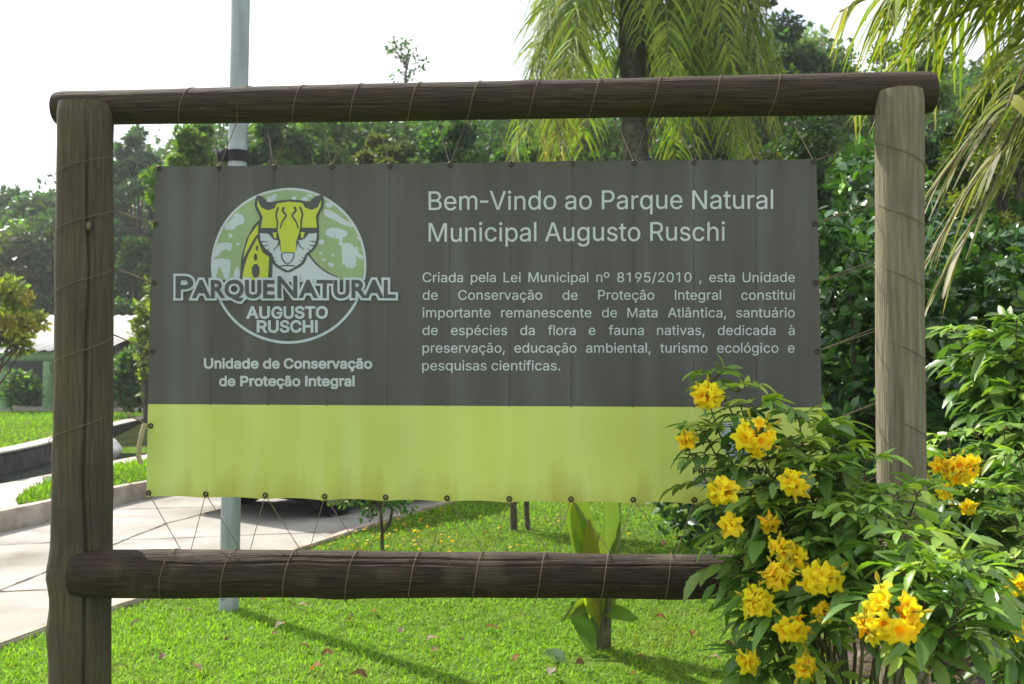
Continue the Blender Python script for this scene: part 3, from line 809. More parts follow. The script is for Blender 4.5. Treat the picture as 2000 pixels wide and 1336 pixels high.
# --- emblem, traced in a zoomed crop's pixels (X, Y)
def ez(pts): return [(320 + x / 3.929, 340 + y / 3.929) for x, y in pts]
def circ(cx, cy, rx, ry=None, a0=0, a1=360, n=72):
    ry = ry or rx
    return [(cx + rx * math.cos(math.radians(a)), cy + ry * math.sin(math.radians(a))) for a in np.linspace(a0, a1, n, endpoint=abs(a1 - a0) < 360)]
def smooth_closed(p, k=4):
    p = np.array(p, float); n = len(p); o = []
    for i in range(n):
        a, b, c, d = p[i - 1], p[i], p[(i + 1) % n], p[(i + 2) % n]
        for t in np.linspace(0, 1, k, endpoint=False):
            o.append(tuple(.5 * (2 * b + (c - a) * t + (2 * a - 5 * b + 4 * c - d) * t * t + (3 * b - a - 3 * c + d) * t ** 3)))
    return o
def stroke(pts, w0, w1=None, k=5):
    """an open brush stroke as an outline"""
    w1 = w0 if w1 is None else w1
    p = np.array(pts, float)
    if len(p) > 2:
        q = np.concatenate([[2 * p[0] - p[1]], p, [2 * p[-1] - p[-2]]]); o = []
        for i in range(1, len(q) - 2):
            a, b, c, d = q[i - 1:i + 3]
            for t in np.linspace(0, 1, k, endpoint=False):
                o.append(.5 * (2 * b + (c - a) * t + (2 * a - 5 * b + 4 * c - d) * t * t + (3 * b - a - 3 * c + d) * t ** 3))
        o.append(p[-1]); p = np.array(o)
    T = norm(np.gradient(p, axis=0)); N = np.stack([-T[:, 1], T[:, 0]], -1); w = np.linspace(w0, w1, len(p))[:, None] / 2
    return [tuple(a) for a in p + N * w] + [tuple(a) for a in (p - N * w)[::-1]]

emblem = thing("emblem", None, None); emblem.parent = banner; emblem.location = -Vector(banner.location)
def epart(name, polys, mat, off, cut=True):
    s = Soup()
    for p in polys: shape(s, ez(p), off + .0009, 0, cut)
    return wpart(name, s, mat, None, False, emblem)
CX, CY, RR = 960, 705, 598
yl = 815; al = math.degrees(math.asin((yl - CY) / RR))
epart("disc", [circ(CX, CY, RR, RR, 180 - al, 360 + al, 60)], M['i_pale'], .0008)
al2 = math.degrees(math.asin((yl - CY) / 580))
epart("forest_ground", [circ(CX, CY, 580, 580, 180 - al2, 360 + al2, 60)], M['i_green'], .0012)
rg = circ(CX, CY, RR, RR, al + 12, 180 - al - 12, 50); rg2 = circ(CX, CY, 578, 578, al + 12, 180 - al - 12, 50)
epart("ring", [rg + rg2[::-1]], M['i_pale'], .0008)
BL = [[(470, 400), (520, 350), (560, 300), (615, 330), (615, 380), (560, 400), (545, 425), (480, 430)], [(400, 560), (430, 530), (520, 530), (515, 590), (480, 580), (440, 600), (395, 640)],
      [(385, 660), (500, 655), (515, 700), (500, 800), (470, 800), (430, 710), (400, 790), (372, 790)], [(540, 800), (560, 715), (585, 740), (585, 800)], [(790, 195), (850, 150), (868, 160), (850, 195), (800, 215)],
      [(1100, 160), (1130, 158), (1150, 175), (1120, 180)], [(1235, 270), (1300, 290), (1370, 340), (1440, 380), (1450, 410), (1380, 390), (1290, 345), (1240, 320)],
      [(1240, 455), (1290, 410), (1405, 440), (1400, 480), (1375, 490), (1370, 545), (1345, 540), (1345, 500), (1290, 490)], [(1455, 580), (1490, 560), (1500, 610), (1530, 625), (1530, 655), (1490, 640)],
      [(1395, 665), (1430, 660), (1455, 695), (1420, 700)], [(1265, 680), (1305, 690), (1300, 715), (1270, 705)], [(1195, 510), (1225, 505), (1235, 530), (1200, 545)], [(985, 180), (1020, 175), (1015, 205), (990, 200)],
      [(1060, 190), (1100, 175), (1110, 200), (1075, 215)], [(1240, 230), (1270, 215), (1300, 240), (1265, 262)], [(500, 460), (530, 465), (525, 490), (505, 485)], [(1480, 490), (1505, 480), (1500, 505)], [(560, 530), (590, 535), (575, 555)],
      [(1195, 600), (1220, 605), (1205, 622)], [(1290, 610), (1312, 620), (1295, 632)], [(1220, 650), (1245, 655), (1228, 668)]]
epart("forest_blotches", [smooth_closed(b, 3) for b in BL], M['i_pale'], .0016)
epart("chest", [[(800, 600), (1110, 615), (1165, 680), (1240, 745), (1330, 795), (1345, yl + 15), (780, yl + 15)]], M['i_pale'], .0019)
epart("shoulder_line", [stroke([(1105, 600), (1160, 675), (1240, 745), (1340, 795)], 16, 8), [(745, 340)] + stroke([(735, 365), (665, 460), (622, 570), (600, 690), (590, 815)], 16)[0:0] + [(690, 400), (640, 500), (600, 640), (588, yl), (830, yl), (840, 600), (760, 520), (745, 420)]], M['i_dark'], .0022)
epart("shoulder", [[(728, 385), (660, 480), (628, 580), (614, 650), (700, 490), (728, 460)], [(722, 490), (655, 620), (622, 720), (606, 815), (800, 815), (810, 640), (760, 600), (735, 540)]], M['i_yellow'], .0026)
epart("shoulder_spots", [circ(710, 745, 30, 55, n=20), circ(708, 640, 14, 28, n=16), circ(720, 570, 9, 22, n=12)], M['i_dark'], .0030)
HEAD = [(728, 165), (765, 180), (800, 215), (850, 208), (960, 198), (1080, 208), (1120, 215), (1165, 180), (1222, 165), (1228, 250), (1192, 330), (1196, 440), (1190, 520), (1160, 580), (1110, 625), (1080, 690), (1010, 735), (955, 757), (900, 735), (840, 690), (815, 620), (765, 580), (730, 510), (728, 430), (740, 340), (702, 250), (708, 185)]
epart("head_outline", [smooth_closed(HEAD, 3)], M['i_dark'], .0032)
LOW = [(742, 455), (800, 458), (880, 510), (900, 600), (1020, 600), (1035, 510), (1110, 460), (1180, 455), (1174, 520), (1145, 575), (1095, 615), (1065, 680), (1005, 720), (955, 742), (910, 720), (855, 680), (832, 612), (780, 570), (745, 510)]
epart("muzzle", [LOW], M['i_pale'], .0036)
UP = [(722, 200), (750, 258), (800, 280), (848, 262), (868, 226), (960, 214), (1072, 226), (1090, 262), (1140, 280), (1188, 258), (1212, 200), (1208, 252), (1172, 325), (1180, 415), (1050, 415), (1042, 460), (1020, 520), (1020, 600), (1000, 608), (915, 608), (900, 590), (898, 520), (880, 460), (868, 415), (748, 415), (762, 330), (722, 250)]
epart("forehead", [UP], M['i_yellow'], .0040)
ST = [stroke([(880, 255), (862, 310), (872, 370), (868, 430)], 16, 12), stroke([(1050, 255), (1070, 310), (1060, 370), (1062, 430)], 16, 12),
      stroke([(925, 255), (915, 285), (940, 320), (910, 370), (895, 420)], 20, 10), stroke([(1005, 255), (1018, 285), (990, 320), (1020, 370), (1038, 420)], 20, 10),
      [(745, 432), (868, 432), (890, 500), (880, 512), (840, 500), (805, 458), (745, 452)], [(1185, 432), (1062, 432), (1035, 500), (1045, 512), (1085, 500), (1120, 458), (1185, 452)],
      stroke([(752, 522), (800, 518)], 10, 3), stroke([(765, 556), (808, 545)], 10, 3), stroke([(785, 590), (815, 575)], 8, 3), stroke([(1172, 522), (1125, 518)], 10, 3), stroke([(1158, 556), (1115, 545)], 10, 3), stroke([(1135, 590), (1105, 575)], 8, 3),
      stroke([(840, 585), (875, 550), (885, 520)], 5, 14), stroke([(1085, 585), (1045, 550), (1038, 520)], 5, 14), stroke([(835, 650), (862, 640)], 8, 3), stroke([(1085, 650), (1060, 640)], 8, 3), stroke([(850, 675), (872, 662)], 8, 3), stroke([(1070, 675), (1046, 662)], 8, 3),
      stroke([(905, 610), (912, 650), (935, 680), (952, 690)], 10, 8), stroke([(1005, 610), (998, 650), (975, 680), (958, 690)], 10, 8), stroke([(908, 608), (955, 602), (1004, 608)], 7), stroke([(955, 688), (955, 706)], 8), stroke([(895, 708), (955, 704), (1015, 708)], 9)]
epart("face_lines", ST, M['i_dark'], .0044)
epart("eyes", [[(836, 450), (868, 448), (864, 494), (846, 490)], [(1088, 450), (1056, 448), (1060, 494), (1078, 490)]], M['i_yellow'], .0048)
# the emblem's name band: dark letters on a pale rim
s1, s2 = Soup(), Soup()
def band_text(body, X0, X1, base, cap, k):
    x0, x1 = 320 + X0 / 3.929, 320 + X1 / 3.929; b = 340 + base / 3.929; c = cap / 3.929
    write(s1, body, x0, x1, b, c, 'humanist', fat=6.0, off=.0060 + .0004 * k, cut=True)
    write(s2, body, x0, x1, b, c, 'humanist', fat=1.5, off=.0078)
band_text("P", 103, 228, 948, 158, 0); band_text("ARQUE", 232, 848, 948, 128, 1); band_text("N", 882, 1028, 948, 158, 2); band_text("ATURAL", 1052, 1778, 948, 128, 3)
wpart("name_rim", s1, M['i_pale'], None, False, emblem); wpart("name_lettering", s2, M['i_dark'], None, False, emblem)
s = Soup()
for (b, X0, X1, base) in [("AUGUSTO", 645, 1258, 1106), ("RUSCHI", 722, 1182, 1213)]:
    write(s, b, 320 + X0 / 3.929, 320 + X1 / 3.929, 340 + base / 3.929, 86 / 3.929, fat=1.25, off=.0024)
wpart("founder_lettering", s, M['i_pale'], None, False, emblem)

# eyelets
def torus(s, c, R, r, n=14, m=6):
    a = np.linspace(0, 2 * PI, n, endpoint=False); b = np.linspace(0, 2 * PI, m, endpoint=False); A, B = np.meshgrid(a, b, indexing='ij')
    u = (R + r * np.cos(B)) * np.cos(A); z = (R + r * np.cos(B)) * np.sin(A); nn = r * np.sin(B)
    V = np.asarray(c) + u[..., None] * SE + nn[..., None] * SN + np.stack([0 * z, 0 * z, z], -1)
    i, j = np.meshgrid(np.arange(n), np.arange(m), indexing='ij')
    f = np.stack([i * m + j, ((i + 1) % n) * m + j, ((i + 1) % n) * m + (j + 1) % m, i * m + (j + 1) % m], -1).reshape(-1, 4)
    s.add(V.reshape(-1, 3), f)
EY_SY = [437, 552, 686, 832]
def eye(px, py):
    u, z = sp(px, py); return sw(u, z, wave(u, z) + .002)
E_top = [eye(x, edge_top(x) + 5) for x in EY_T]; E_bot = [eye(x, edge_bot(x) - 8) for x in EY_B]
E_l = [eye(np.interp(y, [324, 971], [304, 287]) + 2, y) for y in EY_SY]; E_r = [eye(np.interp(y, [310, 984], [1594, 1608]) - 6, y) for y in EY_SY]
for e in E_top + E_bot + E_l + E_r:
    s = Soup(); torus(s, e, .0062, .0026); bpart("eyelet", s, M['eyelet'])
# loose strip of the hem curling off the left edge
s = Soup(); pts = []
P_ = [(283, 826), (279, 845), (275, 868), (272, 890), (275, 906)]
V = []
for i, (x, y) in enumerate(P_):
    for k in range(5):
        u, z = sp(x - 3 + k * 2.6, y); V.append(sw(u, z, .012 + .012 * math.sin(PI * i / 4) - .006 * math.cos(k * 1.5)))
s.add(np.array(V), [[i * 5 + k, i * 5 + k + 1, i * 5 + k + 6, i * 5 + k + 5] for i in range(4) for k in range(4)])
M['hem'] = noise_mat("hem_cloth", [(0.3, (0.28, 0.22, 0.10)), (0.7, (0.42, 0.38, 0.24))], 20, rough=.8)
bpart("loose_hem", s, M['hem'], None)

# ------------------------------------------------------------------ lacing cord
def lacing():
    s = Soup(); R = .0012
    def seg(a): tube(s, a, R, 6)
    def lerp(a, b, t): return a + (b - a) * t
    tdir = norm(tb1 - tb0); Lb = np.linalg.norm(tb1 - tb0)
    def beam_pt(p0, p1, u, ang, r):
        d = norm(p1 - p0); t = (u - (p0 - SC) @ SE) / (d @ SE); c = p0 + d * t
        return c + r * (math.cos(ang) * SN + math.sin(ang) * np.array([0, 0, 1.0]))
    def uu(e): return (e - SC) @ SE
    path = []
    # top beam: up from an eyelet behind, round the beam, down to the next
    LB = np.linalg.norm(tb1 - tb0); r_t0, r_t1 = px_r(68, 2.95) + .0035, px_r(83, 2.84) + .0035
    for i in range(11):
        a, b = E_top[i], E_top[i + 1]; ua, ub = uu(a), uu(b); w = ub - ua; rt = r_t0 + (r_t1 - r_t0) * (i + .5) / 11
        pts = [a, beam_pt(tb0, tb1, ua + .27 * w, -1.25, rt)]
        for k in range(1, 12):
            t = k / 11; pts.append(beam_pt(tb0, tb1, ua + (.27 + .42 * t) * w, -1.25 + t * (PI + 1.9), rt))
        pts.append(beam_pt(tb0, tb1, ua + .72 * w, PI + 1.0, rt)); pts.append(b)
        seg(pts)
    rb = .0745
    for i in range(11):
        a, b = E_bot[i], E_bot[i + 1]; ua, ub = uu(a), uu(b); w = ub - ua
        pts = [a, beam_pt(bb0, bb1, ua + .62 * w, PI * .62, rb)]
        for k in range(1, 10):
            t = k / 9; pts.append(beam_pt(bb0, bb1, ua + (.62 - .22 * t) * w, PI * .62 - t * (PI * 1.15), rb))
        pts.append(beam_pt(bb0, bb1, ua + .36 * w, -PI * .75, rb)); pts.append(beam_pt(bb0, bb1, ua + .68 * w, PI * .85, rb * 1.02)); pts.append(b)
        seg(pts)
    def post_pt(p0, p1, z, ang, r):
        c = extend(p1, p0, z); r = r[0] + (r[1] - r[0]) * (z - p0[2]) / (p1[2] - p0[2]); return c + r * (math.cos(ang) * SN + math.sin(ang) * SE)
    for side, (b0, b1, r, es) in {1: (lf, PL_T, (px_r(119, 2.95) + .0055, px_r(103, 2.95) + .005), [E_top[0]] + E_l + [E_bot[0]]), -1: (rf, PR_T, (px_r(92, 2.84) + .003, px_r(91, 2.84) + .003), [E_top[-1]] + E_r + [E_bot[-1]])}.items():
        for i in range(5):
            a, b = es[i], es[i + 1]; za, zb = a[2], b[2]; h = zb - za
            up = .10 if side == 1 else .12
            pts = [a]
            for k in range(0, 13):
                t = k / 12; ang = (PI * .62 - t * PI * 1.25) * side
                pts.append(post_pt(b0, b1, za + up - .05 + (h * .35 - up * .5) * t, ang, r))
            for k in range(1, 6):
                t = k / 5; ang = (-PI * .63 - t * PI * .75) * side
                pts.append(post_pt(b0, b1, za + up * .5 - .05 + h * (.35 + .4 * t), ang, r))
            pts.append(b); seg(pts)
    for (e, dx) in [(E_top[10], .02), (E_top[1], -.015)]:
        k = np.array([e, e + np.array([dx, -.01, .012]), e + np.array([-dx * .6, -.012, .02]), e + np.array([dx * 1.6, -.008, .01]), e + np.array([dx * 2.2, -.006, .03])])
        seg(k)
    o = obj("lacing_cord", s.mesh("lacing_cord", True), M['cord'])
    tag(o, "thin tan cord lacing the banner's eyelets to the log frame", "cord")
lacing()

# ------------------------------------------------------------------ metal pole
pb = gnd(447, 1190); pole = thing("metal_pole", "tall grey-green galvanised pole standing in the lawn behind the banner", "pole", (pb.x, pb.y, 0))
ptop = at(470, 0, pb.y); d = (ptop - pb); ptop = pb + d * 1.75
s = Soup(); tube(s, [pb + (ptop - pb) * t for t in np.linspace(-.02, 1, 12)], np.linspace(.0605, .056, 12), 32)
wpart("shaft", s, M['pole'], pole, True)
s = Soup()
for k in range(20): pass
c0 = pb + (ptop - pb) * ((at(462, 306, pb.y).z) / ptop.z)
tube(s, [c0 + Vector((0, 0, -.035)), c0 + Vector((0, 0, .035))], .066, 24)
box(s, c0.x - .115, c0.x - .05, c0.y - .05, c0.y + .03, c0.z - .03, c0.z + .035)
wpart("clamp", s, M['black'], pole, False)

# ------------------------------------------------------------------ trees
LEAF_Q = np.array([(0, 0, 0), (.45, .27, .04), (1, 0, -.06), (.45, -.27, .04)], float)
LEAF_F = [[0, 3, 2, 1]]
def crown_leaves(s, rng, cl, cr, per, leaf, pal, jit=.22, up=.5, mi=0, aspect=1.0, droop=0.0):
    """leaves in clumps: CL centres, CR radii; every clump takes a shade of its own from the palette"""
    n = len(cl); pal = np.array(pal)
    for i in range(n):
        m = int(per * rng.uniform(.7, 1.3)); d = norm(rng.normal(size=(m, 3))); r = cr[i] * rng.random(m) ** .42
        pos = cl[i] + d * r[:, None] * np.array([1, 1, .72])
        ld = norm(d * .7 + rng.normal(0, .6, (m, 3)) + np.array([0, 0, -droop]))
        upv = norm(d * .5 + np.array([0, 0, up]) + rng.normal(0, .5, (m, 3)))
        c = pal[rng.integers(len(pal))] * rng.uniform(.82, 1.2); col = np.clip(c * (1 + rng.normal(0, jit, (m, 1))) * (1 + rng.normal(0, .06, (m, 3))), .004, .6)
        sc = leaf * rng.uniform(.65, 1.3, m); sc = np.stack([sc, sc * aspect, sc], -1)
        scatter(s, LEAF_Q, LEAF_F, pos, frames(ld, upv), sc, col, mi)

G_DARK = [(.027, .066, .017), (.037, .085, .022), (.05, .105, .025)]
G_MID = [(.05, .115, .024), (.07, .15, .028), (.09, .18, .036), (.042, .095, .026)]
G_LIGHT = [(.11, .20, .035), (.135, .225, .04), (.085, .165, .03)]
G_OLIVE = [(.10, .13, .04), (.13, .15, .05), (.075, .115, .03)]
G_YEL = [(.17, .21, .03), (.13, .19, .025), (.09, .16, .022)]
G_BLUE = [(.05, .115, .045), (.07, .145, .06), (.04, .09, .037)]

def tree_meshes(seed, H, cw, ch, nclump, per, leaf, pal, tr=.14, sparse=1.0, base=None, up=.5):
    """(trunk mesh, crown mesh) in local coordinates, foot at the origin"""
    rng = np.random.default_rng(seed); zc = H - ch
    ts, cs = Soup(), Soup()
    d = norm(rng.normal(size=(nclump, 3))); d[:, 2] = np.where(d[:, 2] < -.35, -d[:, 2], d[:, 2])
    cl = d * (rng.uniform(.45, 1.0, nclump) ** .6)[:, None] * np.array([cw, cw, ch]) * rng.uniform(.82, 1.08, (nclump, 1)) + np.array([0, 0, zc])
    cr = rng.uniform(.17, .34, nclump) * min(cw, ch) * sparse
    crown_leaves(cs, rng, cl, cr, per, leaf, pal, up=up)
    k = max(zc - .25 * ch, .3 * H); bend = rng.normal(0, .04 * H, 2)
    axis = [np.array([bend[0] * t * t, bend[1] * t * t, zc * 1.1 * t]) for t in np.linspace(0, 1, 9)]
    tube(ts, axis, np.linspace(tr, tr * .35, 9) * np.array([1.5] + [1.0] * 8), 10)
    for i in rng.choice(nclump, min(nclump, 16), replace=False):
        t0 = rng.uniform(.45, .95); a = np.array([bend[0] * t0 * t0, bend[1] * t0 * t0, zc * 1.1 * t0]); b = cl[i]
        mid = a * .45 + b * .55 + np.array([0, 0, -.12 * np.linalg.norm(b - a)]) + rng.normal(0, .04 * cw, 3)
        pts = [a * (1 - t) ** 2 + 2 * mid * t * (1 - t) + b * t * t for t in np.linspace(0, 1, 6)]
        tube(ts, pts, np.linspace(tr * .42, tr * .08, 6), 6)
    tm = ts.mesh("trunk", True); tm.materials.append(M['bark'])
    cm = cs.mesh("crown"); cm.materials.append(M['leaf'])
    return tm, cm

def plant_tree(name, label, cat, meshes, x, y, scale=1.0, rot=0.0, group=None, zoff=0.0, sz=None):
    r = thing(name, label, cat, (x, y, float(hill_z(x, y)) + zoff), group, rot)
    r.scale = (scale, scale, sz or scale)
    obj("trunk", meshes[0], None, r); obj("crown", meshes[1], None, r)
    return r

def tree_at(name, label, px, ytop, Y, hw_px, pal, seed, ncl, per, leaf_px, chf=.62, tr=.14, sparse=1.0, zoff=0.0, group=None, cat="tree"):
    """a tree whose crown's centre line and top are seen at (px, ytop) when it stands at depth Y"""
    p = at(px, ytop, Y); g = float(hill_z(p.x, Y)) + zoff; H = max(p.z - g, 1.0); cw = hw_px / FPX * Y; ch = min(H * chf * .5 + .2, H * .48) if chf < 1 else cw * .8
    ms = tree_meshes(seed, H, cw, ch, ncl, per, leaf_px / FPX * Y, pal, tr, sparse)
    return plant_tree(name, label, cat, ms, p.x, Y, 1, 0, group, zoff)

TREES = [
    ("broadleaf_tree", "rounded dark tree against the white sky left of the left post", 85, 345, 46, 95, G_BLUE, 26, 330, 13, .66),
    ("broadleaf_tree", "open-crowned tree with sky gaps just right of the left post", 262, 232, 38, 70, G_BLUE, 30, 170, 12, .75),
    ("broadleaf_tree", "dense dark tree with tall crown behind the pale roof's tiled end", 235, 380, 40, 95, G_DARK, 34, 330, 12, .8),
    ("broadleaf_tree", "low leafy tree filling the gap above the tiled roof beside the banner", 275, 455, 37, 75, G_MID, 34, 330, 11, .97),
    ("broadleaf_tree", "dark leafy tree low behind the pale sheet roof at far left", 70, 545, 40, 110, G_DARK, 34, 330, 11, .97),
    ("broadleaf_tree", "pale green tree with a dark trunk beside the metal pole", 372, 222, 17, 75, G_LIGHT, 34, 300, 13, .86),
    ("broadleaf_tree", "bright green tree right of the metal pole under the top beam", 545, 190, 22, 85, G_MID, 30, 330, 13, .7),
    ("broadleaf_tree", "leafy mid-green tree between the pole and the two pale-topped crowns", 650, 205, 24, 80, G_LIGHT, 30, 320, 12, .7),
    ("broadleaf_tree", "left one of two round crowns with pale sunlit tops above the banner", 755, 228, 17, 62, G_OLIVE, 30, 330, 11, .6),
    ("broadleaf_tree", "right one of two round crowns with pale sunlit tops above the banner", 875, 215, 17.5, 88, G_MID, 34, 360, 11, .6),
    ("broadleaf_tree", "bushy green tree left of the drooping palm above the banner", 1045, 210, 18, 85, G_MID, 32, 330, 12, .7),
    ("broadleaf_tree", "tall dark tree rising highest behind the palm's right side", 1530, -40, 25, 115, G_DARK, 44, 420, 11, .9),
    ("broadleaf_tree", "dark green tree filling the gap behind the palm's hanging fronds", 1430, 70, 23, 90, G_MID, 34, 360, 11, .85),
    ("broadleaf_tree", "olive-tinged tree sloping down right of the tall dark tree", 1610, 90, 28, 85, G_OLIVE, 34, 330, 10, .9),
    ("broadleaf_tree", "airy light green tree above the right end of the top beam", 1765, 15, 20, 105, G_LIGHT + G_YEL, 44, 250, 10, .85),
    ("broadleaf_tree", "dark shaded tree under the right end of the top beam", 1560, 235, 14, 150, G_DARK, 40, 380, 13, .75),
    ("broadleaf_tree", "blue-green tree seen just right of the right post", 1850, 235, 13, 95, G_BLUE, 34, 350, 13, .75),
    ("broadleaf_tree", "dark tree closing the right edge behind the hanging palm fronds", 2000, 120, 14, 130, G_DARK, 36, 330, 13, .8),
    ("broadleaf_tree", "dark leafy tree behind the palm trunk, right of it", 1370, 200, 19, 120, G_DARK, 38, 360, 12, .75),
]
for i, (nm, lb, px, yt, Y, hw, pal, ncl, per, lp, chf) in enumerate(TREES):
    tree_at(nm, lb, px, yt, Y, hw, pal, 100 + i, ncl, per, lp, chf)

# thin emergent tree over the beam
p = at(790, 78, 30); g = float(hill_z(p.x, 30)); rngt = np.random.default_rng(77)
em = thing("slender_tree", "thin sparse treetop poking above the middle of the top beam", "tree", (p.x, 30, g))
H = p.z - g; ts, cs = Soup(), Soup()
tube(ts, [(0, 0, 0), (.1, 0, H * .5), (-.05, 0, H * .8), (.12, 0, H * .97)], [.09, .06, .035, .015], 8)
tips = [at(x, y, 30) - Vector(em.location) for x, y in [(770, 82), (790, 80), (775, 100), (805, 105), (815, 128), (790, 112), (795, 140), (778, 150), (820, 120), (765, 92), (800, 165)]]
for t in tips: tube(ts, [(0.08, 0, min(t.z - .5, H * .9)), (t.x * .5, t.y + .1, t.z - .2), tuple(t)], [.022, .015, .006], 5)
crown_leaves(cs, rngt, np.array([tuple(t) for t in tips]), np.full(len(tips), .24), 20, .17, G_BLUE)
obj("trunk", ts.mesh("trunk", True), M['bark'], em); obj("crown", cs.mesh("crown"), M['leaf'], em)
tree_at("slender_tree", "small wispy treetop above the top beam left of the sparse one", 706, 142, 30, 18, G_BLUE, 301, 8, 60, 8, .3, .06)
tree_at("broadleaf_tree", "treetop just clearing the top beam right of the sparse treetop", 868, 148, 30, 55, G_MID, 302, 22, 260, 9, .6)
tree_at("broadleaf_tree", "treetop clearing the top beam at the palm's left side", 1120, 128, 26, 50, G_MID, 303, 22, 260, 10, .7)

# the wooded hillside behind them: one mass
def forest():
    s = Soup(); rng = np.random.default_rng(41)
    for k in range(380):
        y = 24 + 46 * rng.random() ** 1.3; x = rng.uniform(-.95 * y - 3, .75 * y + 6); px = 1000 + x / y * FPX
        if px < 490 and y < 40: continue
        g = float(hill_z(x, y))
        top = np.interp(px, [-200, 0, 60, 200, 330, 480, 700, 1100, 1300, 1480, 1600, 1680, 2300], [480, 470, 385, 335, 262, 200, 190, 165, 60, 40, 105, 150, 60]) + rng.uniform(0, 60)
        zt = CAM_H + (720 - top) / FPX * y; H = zt - g
        if H < 3: continue
        H = min(H, 17); zc = g + H * .62; cw = rng.uniform(1.6, 3.0) * (.7 + y / 70); n = 16
        d = norm(rng.normal(size=(n, 3))); d[:, 2] = np.where(d[:, 2] < -.4, -d[:, 2], d[:, 2])
        cl = d * rng.uniform(.5, 1, (n, 1)) * np.array([cw, cw, H * .36]) + np.array([x, y, zc])
        pal = [G_DARK, G_MID, G_BLUE, G_OLIVE, G_LIGHT][rng.choice(5, p=[.32, .3, .2, .08, .1])]
        crown_leaves(s, rng, cl, rng.uniform(.3, .5, n) * min(cw, H * .36), 95, .0075 * y, pal)
        tube(s, [(x, y, g), (x, y, zc)], [.2, .1], 5, (.03, .025, .02))
    # understorey, closes the foot of the wood
    for k in range(480):
        y = rng.uniform(17.5, 50); x = rng.uniform(-.9 * y - 1, .7 * y + 5); px = 1000 + x / y * FPX
        if (px < 490 and y < 40) or (px < 1000 and y < 24): continue
        g = float(hill_z(x, y)); 
        crown_leaves(s, rng, np.array([[x, y, g + .7]]), np.array([rng.uniform(.7, 1.3)]), 150, .2, G_DARK + G_MID)
    tag(obj("forest", s.mesh("forest"), M['leaf']), kind='stuff')
forest()

# ------------------------------------------------------------------ palms
def palm_frond(ls, rs, rng, base, az, el, L, droop, n, leafL, leafw, pal, hang=.8, plume=True, k=5, along=0.0):
    """one feather frond: an arching midrib and hanging leaflets"""
    t = np.linspace(0, 1, 14); d = np.array([math.cos(az) * math.cos(el), math.sin(az) * math.cos(el), math.sin(el)])
    P = base + d * L * t[:, None] + np.array([0, 0, -1.0]) * L * droop * (t ** 2.0)[:, None]
    tube(rs, P, np.linspace(.022, .004, 14), 6, pal[0])
    tt = np.sort(rng.uniform(.14, 1, n)); Q = np.stack([np.interp(tt, t, P[:, i]) for i in range(3)], -1)
    T = norm(np.stack([np.interp(tt, t, np.gradient(P[:, i])) for i in range(3)], -1))
    sd = norm(np.cross(T, np.array([0, 0, 1.0]))); nn = np.cross(sd, T); sg = np.where(np.arange(n) % 2, 1.0, -1.0)[:, None]
    a = rng.normal(.15, .45 if plume else .15, (n, 1))
    ld = norm(sd * sg * (1.0 - .6 * along) + nn * a + T * (rng.uniform(.35, .8, (n, 1)) + 1.6 * along))
    side = norm(np.cross(ld, nn) + rng.normal(0, .3, (n, 3)))
    LL = leafL * (np.sin(PI * np.clip(tt * .86 + .12, 0, 1)) ** .6) * rng.uniform(.75, 1.15, n)
    pal = np.array(pal); c = pal[rng.integers(len(pal), size=n)] * rng.uniform(.75, 1.25, (n, 1))
    strips(ls, Q, ld, side, LL, leafw * rng.uniform(.7, 1.2, n), rng.uniform(.6, 1.2, n) * hang, c, k)

PY = 11.8
pp = at(1243, 300, PY); palm = thing("palm_tree", "drooping feather palm with fibrous grey trunk behind the banner's right half", "palm tree", (pp.x, PY, 0))
rng = np.random.default_rng(8)
s = Soup()
zz = np.linspace(0, 8.2, 90)
tube(s, [(pp.x + .05 * math.sin(z * .8), PY, z) for z in zz], .155 + .012 * np.sin(zz * 22) + .03 * np.exp(-zz * 3), 20)
wpart("trunk", s, M['palm_bark'], palm, True)
ls, rs = Soup(), Soup(); top = np.array([pp.x, PY, 8.0])
GP = [(.15, .23, .03), (.20, .27, .035), (.11, .19, .03), (.25, .29, .04)]
GYP = [(.36, .34, .035), (.30, .31, .04), (.24, .28, .04), (.42, .32, .035)]
for i in range(38):
    az = i * 2.399 + .4; k = i / 37; el = 1.2 - .85 * k + rng.normal(0, .08)
    lf_ = 1 - .42 * max(0, -math.cos(az)) - .45 * max(0, math.cos(az))
    palm_frond(ls, rs, rng, top, az, el, rng.uniform(2.7, 3.6) * (1 - .12 * k) * lf_, (rng.uniform(1.4, 1.85) + .1 * k) / lf_ ** .9, 260, .62, .027, GP + (GYP[2:3] if i % 3 == 0 else []), 1.1)
for (az, el, L, dr, pal) in [(PI * 1.05, 1.15, 3.0, 2.35, GYP), (PI * 1.2, 1.15, 3.2, 2.4, GYP), (PI * .9, 1.1, 2.6, 2.3, GP), (PI * 1.1, 1.0, 2.4, 2.1, GP), (PI * 1.02, 1.2, 2.9, 2.45, GYP), (-.12, .72, 3.0, 2.05, GYP + GP), (-.5, .8, 3.2, 2.0, GP), (-.3, .55, 2.9, 1.8, GYP + GP), (-.05, .6, 3.1, 1.5, GP), (-.9, .8, 3.3, 1.85, GP), (-.7, .5, 3.0, 1.6, GP), (PI * 1.35, .8, 3.0, 1.9, GP), (-.2, 1.0, 3.6, 1.75, GP), (-.4, .9, 3.4, 1.9, GP + GYP), (-1.2, .9, 3.2, 1.95, GP), (-.1, .3, 2.6, 1.4, GP), (-.35, .2, 2.6, 1.35, GP)]:
    if math.cos(az) > 0: L, dr = L * .68, dr * 1.35
    palm_frond(ls, rs, rng, top + np.array([0, 0, -.3]), az, el, L, dr, 240, .58, .027, pal, 1.15)
wpart("fronds", ls, M['palm_leaf'], palm); wpart("frond_ribs", rs, M['stem'], palm, True)
